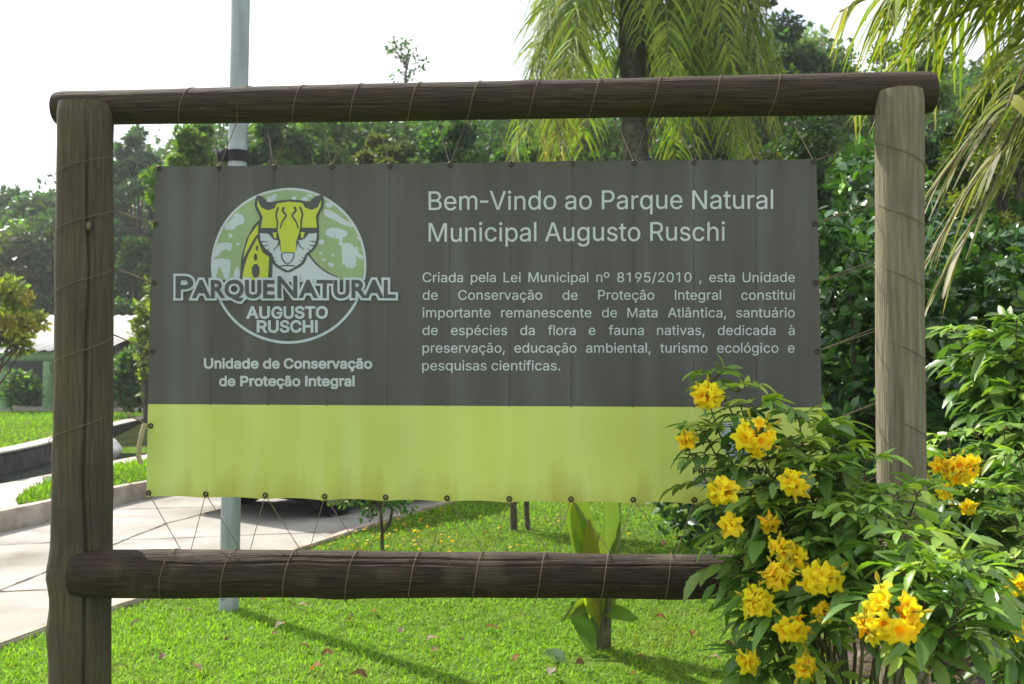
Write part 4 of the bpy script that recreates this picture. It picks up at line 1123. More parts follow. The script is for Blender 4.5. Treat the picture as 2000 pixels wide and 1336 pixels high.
s = Soup(); n = 320; a = rng.uniform(0, 2 * PI, n); z = rng.uniform(3.4, 7.8, n)
b = np.stack([pp.x + .16 * np.cos(a), PY + .16 * np.sin(a), z], -1); dd = norm(np.stack([np.cos(a) * .35, np.sin(a) * .35, -np.ones(n)], -1))
strips(s, b, dd, np.stack([-np.sin(a), np.cos(a), 0 * a], -1), rng.uniform(.3, .9, n), rng.uniform(.012, .03, n), np.full(n, .1), np.array([(.16, .145, .12)]) * rng.uniform(.6, 1.3, (n, 1)), 4)
wpart("fibre_skirt", s, M['palm_leaf'], palm)

# the nearer palm whose fronds hang in from the right edge
p2 = Vector((2.75, 4.3, 0)); palm2 = thing("palm_tree", "palm with pale dry fronds hanging in from the right edge", "palm tree", p2)
rng = np.random.default_rng(15); ls, rs = Soup(), Soup()
s = Soup(); zz = np.linspace(0, 3.1, 40); tube(s, [(p2.x + .03 * math.sin(z), p2.y, z) for z in zz], .11 + .01 * np.sin(zz * 30), 18); wpart("trunk", s, M['palm_bark'], palm2, True)
GB = [(.17, .23, .03), (.13, .20, .03), (.20, .25, .035), (.25, .25, .04)]
DRY = [(.40, .37, .27), (.34, .31, .22), (.28, .28, .15), (.20, .22, .07)]
t2 = np.array([p2.x, p2.y, 3.15])
for (az, el, L, dr, pal, ll, hg) in [
    (PI * 1.02, .62, 1.35, .62, GB, .5, .95), (PI * .93, .50, 1.40, .45, GB, .5, .9), (PI * 1.12, .42, 1.2, .4, GB, .48, .9), (PI * .85, .8, 1.5, .7, GB, .5, .9), (PI * 1.25, .7, 1.3, .8, GB, .45, .9),
    (PI * 1.2, .2, 1.1, .8, GB, .4, .9), (.2, .7, 1.7, .7, GB, .5, .9), (1.2, .6, 1.7, .7, GB, .5, .9), (-.9, .7, 1.6, .8, GB, .5, .9), (2.2, .6, 1.7, .7, GB, .5, .9)]:
    palm_frond(ls, rs, rng, t2, az, el, L, dr, 64, ll, .026, pal, hg, False, 7)
for (az, el, L, dr, pal, ll, n) in [(PI * 1.02, -.05, 1.0, .75, DRY, .42, 26), (PI * .97, -.35, .95, .7, DRY, .42, 26), (PI * 1.06, -.5, 1.15, .55, DRY + GB, .4, 24), (PI * 1.1, .1, .8, .9, DRY, .35, 20)]:
    palm_frond(ls, rs, rng, t2 + np.array([0, 0, -.2]), az, el, L, dr, n, ll, .026, pal, .45, False, 7, 1.0)
wpart("fronds", ls, M['palm_leaf'], palm2); wpart("frond_ribs", rs, M['stem'], palm2, True)

# ------------------------------------------------------------------ glossy shrubs on the right, low shrubs behind the lawn
ROUND_V = np.array([(0, 0, 0), (.3, .24, .05), (.68, .26, .05), (1, .0, -.03), (.68, -.26, .05), (.3, -.24, .05), (.3, 0, 0), (.68, 0, 0)], float)
ROUND_F = np.array([[0, 6, 1, 1], [6, 7, 2, 1], [7, 3, 2, 2], [0, 5, 6, 6], [5, 4, 7, 6], [4, 3, 7, 7]])
def shrub(name, label, x, y, w, d, h, nros, leaf, pal, seed, cat="shrub", mat='glossy_leaf', z0=.15, per=9, zb=0.0, stems=7):
    rng = np.random.default_rng(seed); r = thing(name, label, cat, (x, y, float(hill_z(x, y)) + zb))
    s, t = Soup(), Soup(); pal = np.array(pal)
    q = norm(rng.normal(size=(nros, 3))); k = rng.random(nros) ** .3
    c = q * k[:, None] * np.array([w, d, (h - z0) / 2]) * (1 + .12 * np.sin(5 * q[:, :1] + seed)) + np.array([0, 0, (h + z0) / 2])
    c = c[c[:, 2] > z0 * .5]
    pos = np.repeat(c, per, 0) + rng.normal(0, leaf * .35, (len(c) * per, 3)); n = len(pos)
    ax = np.repeat(norm(q[:len(c)] * .6 + np.array([0, 0, .8]) + rng.normal(0, .3, (len(c), 3))), per, 0)
    ld = norm(ax * .5 + norm(rng.normal(size=(n, 3)))); col = np.repeat(pal[rng.integers(len(pal), size=len(c))], per, 0) * rng.uniform(.7, 1.35, (n, 1))
    tip = rng.random(len(c)) < .16; col[np.repeat(tip, per)] *= np.array([2.1, 1.9, 1.2])
    if mat == 'glossy_leaf':
        tri = ROUND_F[:, :3]; scatter(s, ROUND_V, np.array([[0, 6, 1], [0, 5, 6], [7, 3, 2], [4, 3, 7]]), pos, frames(ld, norm(ax + rng.normal(0, .35, (n, 3)))), leaf * rng.uniform(.7, 1.25, n), col)
        st = rng.bit_generator.state; s.f.append(s.f[-1][:0]); 
        m8 = (np.arange(n) * 8)[:, None, None]; qf = (np.array([[6, 7, 2, 1], [5, 4, 7, 6]])[None] + m8).reshape(-1, 4).astype(np.int32)
        s.f.append(qf); s.m.append(np.zeros(len(qf), np.int32)); s.f.pop(-2)
    else:
        scatter(s, LEAF_Q, LEAF_F, pos, frames(ld, norm(ax + rng.normal(0, .4, (n, 3)))), leaf * rng.uniform(.7, 1.3, n), col)
    for i in rng.choice(len(c), min(stems, len(c)), replace=False):
        b = c[i]; tube(t, [(b[0] * .08, b[1] * .08, 0), (b[0] * .4, b[1] * .4, b[2] * .55), tuple(b)], [.02 * h / 2 + .004, .014 * h / 2 + .003, .004], 6)
    me = s.mesh("foliage"); obj("foliage", me, M[mat], r); obj("stem", t.mesh("stem", True), M['bark'], r)
    return r
GG = [(.038, .10, .026), (.052, .125, .034), (.032, .082, .026), (.07, .155, .034)]
shrub("glossy_shrub", "tall glossy round-leaved shrub between the banner and the right post", 2.05, 5.7, .62, .7, 2.75, 900, .085, GG, 51)
shrub("glossy_shrub", "glossy dark shrub just right of the right post", 2.95, 6.1, .8, .7, 2.35, 900, .085, GG, 52)
shrub("glossy_shrub", "broad glossy shrub at the right edge below the pale dry fronds", 4.0, 6.4, .8, .8, 2.2, 700, .085, GG, 53)
shrub("glossy_shrub", "low glossy shrub on dark soil behind the yellow flowers", 1.95, 7.4, 1.1, .7, 1.5, 700, .09, GG, 54)
shrub("glossy_shrub", "deep shaded shrub behind the others right of the right post", 3.6, 7.8, 1.3, .6, 2.9, 800, .10, GG[:3], 55)
for i, (px, Y, w, h, lb) in enumerate([(1320, 12.2, .7, .9, "low dark shrub at the lawn's far end below the banner's right part"), (1440, 11.8, .7, 1.1, "dark rounded shrub at the lawn's far end behind the yellow flowers"), (1180, 14.6, 1.0, 1.2, "shrub in the background hidden behind the middle of the banner"), (1600, 10.5, .8, 1.6, "dark shrub behind the glossy shrubs near the right post")]):
    shrub("dark_shrub", lb, (px - 1000) / FPX * Y, Y, w, .5, h, 350, .10, G_DARK + G_MID, 60 + i, mat='leaf', z0=.0)
shrub("garden_shrub", "dark shrub beside the shelter between the left post and the banner", (255 - 1000) / FPX * 24, 24, .75, .6, 1.5, 420, .16, G_DARK + G_MID, 70, mat='leaf', zb=.2)
shrub("garden_shrub", "light yellow-green shrub against the tiled roof beside the banner", (286 - 1000) / FPX * 21, 21, .22, .3, 2.9, 70, .17, G_YEL, 71, mat='leaf', z0=.7, zb=.2)
shrub("garden_shrub", "leafy plant in the shade under the shelter roof at far left", (40 - 1000) / FPX * 26.6, 26.6, .5, .4, .9, 140, .15, G_MID, 72, mat='leaf', z0=0, zb=.3)
tree_at("flowering_tree", "small tree with reddish and yellow leaf tips at the left edge", -20, 540, 13.5, 105, [(.26, .27, .045), (.20, .25, .035), (.27, .25, .05), (.16, .24, .035), (.25, .29, .06), (.17, .25, .04)], 401, 34, 150, 13, .62, .05, .8, zoff=.3)
tree_at("pale_tree", "rounded pale olive tree below the skyline left of the left post", 45, 462, 40, 66, [(.14, .17, .06), (.11, .15, .05), (.16, .16, .06)], 402, 34, 260, 9, .62, .08, zoff=.3)
tree_at("yellowish_tree", "sunlit yellow-green small tree above the pale dry fronds at right", 1930, 135, 8.0, 125, G_YEL, 403, 44, 250, 12, .5, .06)

# ------------------------------------------------------------------ small plants on the lawn
def small_bush():
    b = gnd(747, 1082); r = thing("small_bush", "small bush with thin forked dark stems on the lawn under the banner", "bush", (b.x, b.y, 0))
    t, s = Soup(), Soup(); rng = np.random.default_rng(3); tips = []
    for pts in [[(0, 0, -.02), (-.005, 0, .2), (-.02, 0, .42), (-.06, .05, .7), (-.05, .08, 1.0)], [(-.005, 0, .16), (.06, .02, .26), (.09, .03, .45), (.1, .05, .8)], [(-.02, 0, .4), (-.1, -.02, .5), (-.16, -.02, .75)], [(-.04, .03, .6), (.03, .06, .75), (.06, .1, .95)]]:
        tube(t, pts, np.linspace(.018, .005, len(pts)), 7)
    c = rng.normal(0, 1, (60, 3)) * np.array([.15, .15, .2]) + np.array([-.01, 0, .62]); c = c[c[:, 2] > .34]
    crown_leaves(s, rng, c, np.full(len(c), .075), 46, .045, G_MID + G_OLIVE)
    wp = obj("stem", t.mesh("stem", True), M['bark'], r); obj("foliage", s.mesh("foliage"), M['leaf'], r)
small_bush()
def sapling():
    b = gnd(1012, 1036); r = thing("young_tree", "young tree with two thin dark stems on the lawn behind the banner", "tree", (b.x, b.y, 0))
    t, s = Soup(), Soup(); rng = np.random.default_rng(4)
    tube(t, [(-.04, 0, -.02), (-.05, 0, .4), (-.12, 0, 1.0), (-.15, .1, 1.5)], [.035, .03, .022, .01], 8)
    tube(t, [(.09, .05, -.02), (.07, .05, .4), (.12, .08, .9), (.25, .1, 1.4)], [.026, .024, .018, .01], 8)
    c = rng.normal(0, 1, (40, 3)) * np.array([.3, .3, .22]) + np.array([0, 0, 1.4]); c = c[(c[:, 2] > .9) & (c[:, 2] < 1.85)]
    crown_leaves(s, rng, c, np.full(len(c), .14), 50, .075, G_MID)
    obj("stem", t.mesh("stem", True), M['bark'], r); obj("foliage", s.mesh("foliage"), M['leaf'], r)
sapling()

def paddle(s, base, tip, width, rng, col, sag=.05, n=12, twist=0.0, fold=.18):
    """a big paddle leaf with a midrib and slightly waved margins"""
    base, tip = np.array(base, float), np.array(tip, float); d = tip - base; L = np.linalg.norm(d); d /= L
    side = norm(np.cross(d, np.array([math.sin(twist), -math.cos(twist), .25]))); up = np.cross(side, d); V = []
    for i in range(n + 1):
        t = i / n; w = width * math.sin(PI * min(1, t * .93 + .05)) ** .75 * (1 - .15 * t)
        c = base + d * L * t + np.array([0, 0, -1]) * sag * (t ** 2) * L
        for k in (-1, -.5, 0, .5, 1):
            V.append(c + side * w * .5 * k + up * (abs(k) * fold * w + .012 * math.sin(9 * t + 3 * k)))
    s.add(V, [[i * 5 + k, i * 5 + k + 1, i * 5 + k + 6, i * 5 + k + 5] for i in range(n) for k in range(4)], col)
def canna():
    b = gnd(1178, 1268); r = thing("broad_leaf_plant", "paddle-leaved plant with upright yellow-green leaves behind the bottom beam", "plant", (b.x, b.y, 0)); Y = b.y
    rng = np.random.default_rng(12)
    L = [((1170, 1230), (1118, 975), 70, (.30, .36, .035), .6, .0), ((1180, 1240), (1205, 940), 52, (.20, .27, .07), -.5, .0), ((1165, 1235), (1150, 1010), 46, (.33, .32, .035), .1, .02), ((1120, 1175), (1160, 1275), 46, (.07, .14, .025), .3, .0),
         ((1180, 1200), (1250, 1175), 34, (.14, .24, .03), -.3, .5), ((1165, 1180), (1095, 1165), 36, (.14, .2, .03), .5, .6), ((1180, 1235), (1190, 870), 60, (.13, .2, .05), .9, 0), ((1170, 1230), (1100, 860), 60, (.14, .22, .04), .3, .05)]
    for (a, c, w, col, tw, sag) in L:
        s = Soup(); dy = rng.uniform(-.15, .15)
        paddle(s, at(a[0], a[1], Y), at(c[0], c[1], Y + dy), w / FPX * Y, rng, col, sag, twist=tw); wpart("leaf", s, M['palm_leaf'], r, True)
    s = Soup()
    for (a, c) in [((1178, 1275), (1170, 1130)), ((1185, 1275), (1188, 1120)), ((1172, 1275), (1155, 1150))]:
        tube(s, [at(*a, Y) , at((a[0] + c[0]) / 2 + 2, (a[1] + c[1]) / 2, Y), at(*c, Y)], [.022, .016, .009], 8)
    wpart("stem", s, M['stem'], r, True)
canna()
b = gnd(1085, 1300); s = Soup(); paddle(s, (b.x - .05, b.y + .08, .05), (b.x + .07, b.y - .04, .02), .085, np.random.default_rng(2), (.25, .33, .22), .1, twist=2.6)
fl = thing("fallen_leaf", "pale grey-green leaf lying on the lawn left of the paddle-leaved plant", "leaf", (b.x, b.y, 0)); wpart("blade", s, M['palm_leaf'], fl, True)

# dry leaves on the grass, each its own
def dry_leaf_mesh(seed, col):
    rng = np.random.default_rng(seed); V = []; n = 6
    for i in range(n + 1):
        t = i / n; w = .032 * math.sin(PI * min(1, t * .95 + .04)) * rng.uniform(.8, 1.2)
        for k in (-1, 0, 1): V.append((t * .085 - .04, w * k * .75, .012 * abs(k) + .018 * math.sin(PI * t) * rng.uniform(.5, 1.4) + .006))
    s = Soup(); s.add(V, [[i * 3 + k, i * 3 + k + 1, i * 3 + k + 4, i * 3 + k + 3] for i in range(n) for k in range(2)], col); return s.mesh("dry_leaf", True)
DL = [dry_leaf_mesh(i, c) for i, c in enumerate([(.17, .10, .055), (.27, .19, .13), (.10, .06, .035), (.36, .29, .24), (.27, .12, .05)])]
for m_ in DL: m_.materials.append(M['petal'])
rng = np.random.default_rng(33)
spots = [(368, 1203), (313, 1296), (440, 1262), (548, 1235), (640, 1290), (593, 1275), (535, 1250), (690, 1220), (845, 1262), (735, 1205), (512, 1185), (850, 1285), (905, 1262), (780, 1245), (620, 1320), (700, 1335), (380, 1320), (265, 1230), (590, 1195), (1010, 1300), (1130, 1308), (1250, 1300), (1425, 1275), (1395, 1300), (1350, 1250), (960, 1240), (840, 1045), (950, 1050), (1080, 1330), (1290, 1220), (1920, 1290), (1870, 1310), (1935, 1235), (1980, 1270), (1300, 1070), (1240, 1330)]
for i, (px, py) in enumerate(spots):
    g = gnd(px, py); o = obj("dry_leaf", DL[i % 5]); o.location = (g.x, g.y, .028); o.rotation_euler = (rng.normal(0, .35), rng.normal(0, .35), rng.uniform(0, 6.3)); k = rng.uniform(.5, 1.0); o.scale = (k, k, k)
    tag(o, "small curled brown dry leaf lying on the grass", "dry leaf", "dry leaves fallen on the lawn")
def petals():
    s = Soup(); rng = np.random.default_rng(6); n = 230
    px = np.concatenate([rng.normal(735, 70, n // 2), rng.uniform(560, 1420, n // 2)]); py = np.concatenate([rng.normal(1030, 25, n // 2), rng.uniform(995, 1120, n // 2)])
    pos = np.array([tuple(gnd(a, max(b, 992), .035)) for a, b in zip(px, py)]); n = len(pos); pos = pos[pos[:, 0] > edge_x(pos[:, 1]) + .1]; n = len(pos)
    scatter(s, LEAF_Q * np.array([1, 1.6, 1]), LEAF_F, pos, frames(norm(rng.normal(size=(n, 3)) * np.array([1, 1, .3])), norm(rng.normal(0, .4, (n, 3)) + np.array([0, 0, 1]))), rng.uniform(.025, .05, n), np.array([(.75, .52, .02)]) * rng.uniform(.6, 1.1, (n, 1)))
    tag(obj("fallen_petals", s.mesh("fallen_petals"), M['petal']), kind='stuff')
petals()

# ------------------------------------------------------------------ shelter on the left
def shelter():
    Yf, Yb = 27.9, 33.5
    M['roof_sheet'] = noise_mat("fibre_cement", [(0.3, (0.55, 0.53, 0.50)), (0.7, (0.72, 0.70, 0.67))], 2, rough=.9, spec=.2)
    M['tiles'] = noise_mat("clay_tiles", [(0.3, (0.20, 0.10, 0.08)), (0.7, (0.36, 0.22, 0.18))], 6, rough=.9, bump=.5)
    M['green_paint'] = plain("green_paint", (0.20, 0.33, 0.17), .55)
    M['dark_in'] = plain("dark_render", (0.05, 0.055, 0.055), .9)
    x0, x1 = at(-160, 700, Yf).x, at(216, 700, Yf).x
    r = thing("park_shelter", "low open shelter with pale sheet roof on round green columns", "shelter", ((x0 + x1) / 2, Yf, 0))
    ze, zr = at(0, 690, Yf).z, at(0, 622, Yb).z + .1
    s = Soup(); n = 60; V = []
    for i in range(n + 1):
        x = x0 + (x1 - x0) * i / n; w = .03 * math.cos(i * 2.0)
        V += [(x, Yf - .3, ze + .09 + w), (x, Yb, zr + w)]
    V2 = [(a, b, c - .02) for a, b, c in V]
    s.add(V + V2, [[2 * i, 2 * i + 2, 2 * i + 3, 2 * i + 1] for i in range(n)] + [[2 * (n + 1) + 2 * i + 1, 2 * (n + 1) + 2 * i + 3, 2 * (n + 1) + 2 * i + 2, 2 * (n + 1) + 2 * i] for i in range(n)] + [[2 * i, 2 * (n + 1) + 2 * i, 2 * (n + 1) + 2 * i + 2, 2 * i + 2] for i in range(n)])
    wpart("roof", s, M['roof_sheet'], r)
    s = Soup(); box(s, x0, x1, Yf - .08, Yf + .08, ze - .22, ze + .02); wpart("eave_beam", s, M['green_paint'], r)
    for px in (4, 95, -110, 190):
        c = at(px, 760, Yf); s = Soup(); tube(s, [(c.x, Yf, .34), (c.x, Yf, ze - .23)], .16, 20); tube(s, [(c.x, Yf, .34), (c.x, Yf, .42)], .2, 20); wpart("column", s, M['green_paint'], r, False)
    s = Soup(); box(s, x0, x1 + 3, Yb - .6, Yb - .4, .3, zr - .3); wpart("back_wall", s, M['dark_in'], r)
    q = thing("tiled_pavilion", "pavilion with red clay tile roof between the left post and the banner", "building", (at(300, 700, 31).x, 31, 0))
    s = Soup(); xa, xb = at(196, 650, 31).x, at(470, 650, 31).x; zt, ze2 = at(0, 634, 34).z, at(0, 659, 31).z; m = 44; V = []
    for i in range(m + 1):
        x = xa + (xb - xa) * i / m; w = .045 * math.cos(i * PI / 1.0)
        for k in range(7): V.append((x, 30.6 + k * .57, ze2 + (zt - ze2 + .1) * k / 6 + w - .02 * (k % 2)))
    s.add(V, [[i * 7 + k, (i + 1) * 7 + k, (i + 1) * 7 + k + 1, i * 7 + k + 1] for i in range(m) for k in range(6)]); wpart("roof", s, M['tiles'], q)
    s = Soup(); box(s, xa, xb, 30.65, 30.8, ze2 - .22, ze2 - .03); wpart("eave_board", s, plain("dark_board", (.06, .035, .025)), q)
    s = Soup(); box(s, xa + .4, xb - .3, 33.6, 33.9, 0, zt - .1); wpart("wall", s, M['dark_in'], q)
    for px in (229, 310, 400):
        c = at(px, 760, 31); s = Soup(); tube(s, [(c.x, 31, .2), (c.x, 31, ze2 - .23)], .09, 14); wpart("column", s, plain("grey_column", (.25, .24, .22)), q)
    s = Soup(); box(s, at(238, 800, 30).x, at(330, 800, 30).x, 29.8, 30.3, .3, at(0, 806, 30).z + .1); o = thing("brick_planter", "low reddish brick planter in front of the tiled pavilion", "planter", (at(262, 800, 30).x, 30, .3))
    for k in range(6): box(s, at(238, 800, 30).x - .004, at(330, 800, 30).x + .004, 29.79, 29.795, .33 + k * .06, .37 + k * .06)
    wpart("brickwork", s, M['tiles'], o)
shelter()

# ------------------------------------------------------------------ parked car (mostly behind the banner)
def car():
    wc = gnd(650, 1008); ax = norm(np.array([.62, .78])); lt = np.array([-ax[1], ax[0]])            # forward axis, left side
    # nearer wheel is the rear right one: 0.75 m ahead of the rear bumper
    org = np.array([wc.x, wc.y]) + lt * .74 - ax * .78
    root = thing("parked_car", "dark hatchback parked on the driveway, only its wheels and underside showing under the banner", "car", (org[0], org[1], .006), None, math.atan2(ax[1], ax[0]))
    paint = plain("car_paint", (.03, .033, .04), .3, .3, .6); glass = plain("car_glass", (.012, .014, .015), .08, 0, .7); chrome = plain("alloy", (.42, .42, .43), .35, .9); lampr = plain("tail_lamp", (.35, .02, .02), .25)
    st = [(0.0, .55, .42, .78), (.05, .72, .26, .86), (.35, .80, .22, .93), (1.0, .83, .2, .95), (2.0, .845, .2, .94), (2.9, .83, .2, .9), (3.5, .80, .22, .82), (3.85, .70, .26, .72), (3.95, .5, .4, .62)]
    def loft(rows):
        V = np.array(rows); k, m = V.shape[:2]; s = Soup(); s.add(V.reshape(-1, 3), [[i * m + j, i * m + (j + 1) % m, (i + 1) * m + (j + 1) % m, (i + 1) * m + j] for i in range(k - 1) for j in range(m)]); s.add(V[0], [list(range(m))[::-1]]); s.add(V[-1], [list(range(m))]); return s
    rows = [[(x, w * .92, z0), (x, w, z0 + .12), (x, w * 1.0, (z0 + z1) / 2), (x, w * .95, z1 - .05), (x, w * .82, z1), (x, -w * .82, z1), (x, -w * .95, z1 - .05), (x, -w, (z0 + z1) / 2), (x, -w, z0 + .12), (x, -w * .92, z0)] for x, w, z0, z1 in st]
    obj("body", loft(rows).mesh("body", True), paint, root)
    gh = [(.12, .60, .9, .96), (.5, .66, .9, 1.36), (.9, .66, .9, 1.46), (1.7, .66, .9, 1.48), (2.2, .64, .9, 1.40), (2.95, .68, .86, .92)]
    rows = [[(x, .74, z0), (x, w, z1 - .04), (x, w * .85, z1), (x, -w * .85, z1), (x, -w, z1 - .04), (x, -.74, z0)] for x, w, z0, z1 in gh]
    cabin = obj("cabin", loft(rows).mesh("cabin", False), glass, root)
    rf = [[(x, w * .98, z1 - .035), (x, w * .86, z1 + .008), (x, -w * .86, z1 + .008), (x, -w * .98, z1 - .035)] for x, w, z0, z1 in gh[1:5]]
    obj("roof", loft(rf).mesh("roof", True), paint, root)
    for x in (.78, 3.2):
        for sd in (-1, 1):
            s = Soup(); prof = [(.30, -.09), (.305, -.06), (.305, .06), (.30, .09), (.2, .10), (.19, .07)]; a = np.linspace(0, 2 * PI, 32, endpoint=False)
            V = np.array([[(r_ * math.cos(t), y_ * sd * -1, r_ * math.sin(t)) for t in a] for r_, y_ in prof]); s.add(V.reshape(-1, 3), [[i * 32 + j, i * 32 + (j + 1) % 32, (i + 1) * 32 + (j + 1) % 32, (i + 1) * 32 + j] for i in range(5) for j in range(32)])
            w = obj("wheel", s.mesh("wheel", True), M['black'], root, (x, sd * .74, .303))
            s = Soup(); tube(s, [(0, -.07, 0), (0, .07, 0)], .055, 14)
            for k in range(7):
                t = k * 2 * PI / 7; c, sn = math.cos(t), math.sin(t); box(s, .04, .195, .055, .075, -.025, .025, M=lambda v, c=c, sn=sn: np.stack([v[:, 0] * c - v[:, 2] * sn, v[:, 1] * sd, v[:, 0] * sn + v[:, 2] * c], -1))
            tube(s, [(0, .05 * sd, 0), (0, .06 * sd, 0)], .192, 28); obj("rim", s.mesh("rim"), chrome, w)
    for sd in (-1, 1):
        s = Soup(); box(s, .02, .12, sd * .62 - .1, sd * .62 + .1, .62, .8); obj("tail_lamp", s.mesh("tail_lamp"), lampr, root)
        s = Soup(); box(s, 3.72, 3.86, sd * .52 - .12, sd * .52 + .12, .56, .66); obj("headlight", s.mesh("headlight"), chrome, root)
    s = Soup(); box(s, -.04, .1, -.62, .62, .3, .46); box(s, .5, 3.4, -.7, .7, .16, .3); obj("underside", s.mesh("underside"), M['black'], root)
car()

# ------------------------------------------------------------------ flowering bushes
def leaflet_template(n=10):
    V = []; F = []
    for i in range(n + 1):
        t = i / n; w = .17 * math.sin(PI * min(1, t ** .85 * .98 + .015)) ** .85 * (1 + (.10 if i % 2 else -.06)) * (1 if t < .97 else .1)
        z = -.22 * t * t; V += [(t, w, z + .28 * w), (t, 0, z), (t, -w, z + .28 * w)]
        if i: a = (i - 1) * 3; F += [[a, a + 1, a + 4, a + 3], [a + 1, a + 2, a + 5, a + 4]]
    return np.array(V), np.array(F)
LT_V, LT_F = leaflet_template()
BG = np.array([(.09, .19, .034), (.12, .23, .045), (.145, .255, .058), (.08, .165, .034), (.175, .275, .058)])

def compound(acc, rs, rng, base, d, L, pairs, ll, young=0.0):
    """pinnate leaf: a drooping stalk with paired leaflets and one at the tip"""
    d = norm(d); t = np.linspace(0, 1, 6); P = base + d * L * t[:, None] + np.array([0, 0, -1.0]) * L * .38 * (t ** 2)[:, None]
    tube(rs, P, np.linspace(.0017, .0008, 6), 5, (.09, .13, .03), cap=False)
    up0 = np.array([0, 0, 1.0]) + rng.normal(0, .25, 3)
    c = BG[rng.integers(len(BG))] * rng.uniform(.85, 1.2) * (1 + young * np.array([.7, .5, .1]))
    for k in range(pairs + 1):
        s_ = .38 + .62 * k / max(pairs, 1); q = np.array([np.interp(s_, t, P[:, i]) for i in range(3)]); T = norm(P[min(5, int(s_ * 5))] - P[max(0, int(s_ * 5) - 1)])
        sd = norm(np.cross(T, up0))
        for sg in ((-1, 1) if k < pairs else (0,)):
            ld = norm(T * (.75 if sg else 1) + sd * sg * .85 + np.array([0, 0, rng.normal(-.18, .16)]))
            acc['p'].append(q); acc['d'].append(ld); acc['u'].append(norm(up0 + rng.normal(0, .22, 3))); acc['s'].append(ll * rng.uniform(.78, 1.15) * (.8 + .25 * s_)); acc['c'].append(c * rng.uniform(.85, 1.18))

def flower(s, rng, p, d, size, open_=1.0):
    """trumpet with five frilled lobes"""
    d = norm(d); a = norm(np.cross(d, np.array([.3, .2, 1.0]))); b = np.cross(d, a); n = 20; th = np.linspace(0, 2 * PI, n, endpoint=False) + rng.random() * 6
    prof = [(-1.5, .10), (-1.1, .16), (-.55, .30), (-.2, .40), (.02, .62), (.10, .86), (.02, 1.02)]
    V = []; C = []; base = np.array([.97, .84, .025]) * rng.uniform(.88, 1.1) * np.array([1, rng.uniform(.86, 1.1), 1])
    for k, (h, r) in enumerate(prof):
        lob = 1 + (k >= 4) * (.05 + .09 * (k - 4)) * np.cos(5 * th) * 1.3; fr = (k == 6) * rng.normal(0, .05, n) + (k >= 5) * .08 * np.sin(10 * th)
        rr = size * r * lob * (open_ if k > 3 else 1); V.append(p + d * (size * (h + fr))[:, None] + rr[:, None] * (np.cos(th)[:, None] * a + np.sin(th)[:, None] * b)); C.append(np.repeat((base * (np.array([.97, .72, .6]) if k < 4 else np.array([1, .95, 1]) if k == 4 else np.array([1, 1, 1])))[None], n, 0))
    V = np.concatenate(V); C = np.concatenate(C)
    s.add(V, [[i * n + j, i * n + (j + 1) % n, (i + 1) * n + (j + 1) % n, (i + 1) * n + j] for i in range(len(prof) - 1) for j in range(n)], C)
    return p - d * size * 1.5

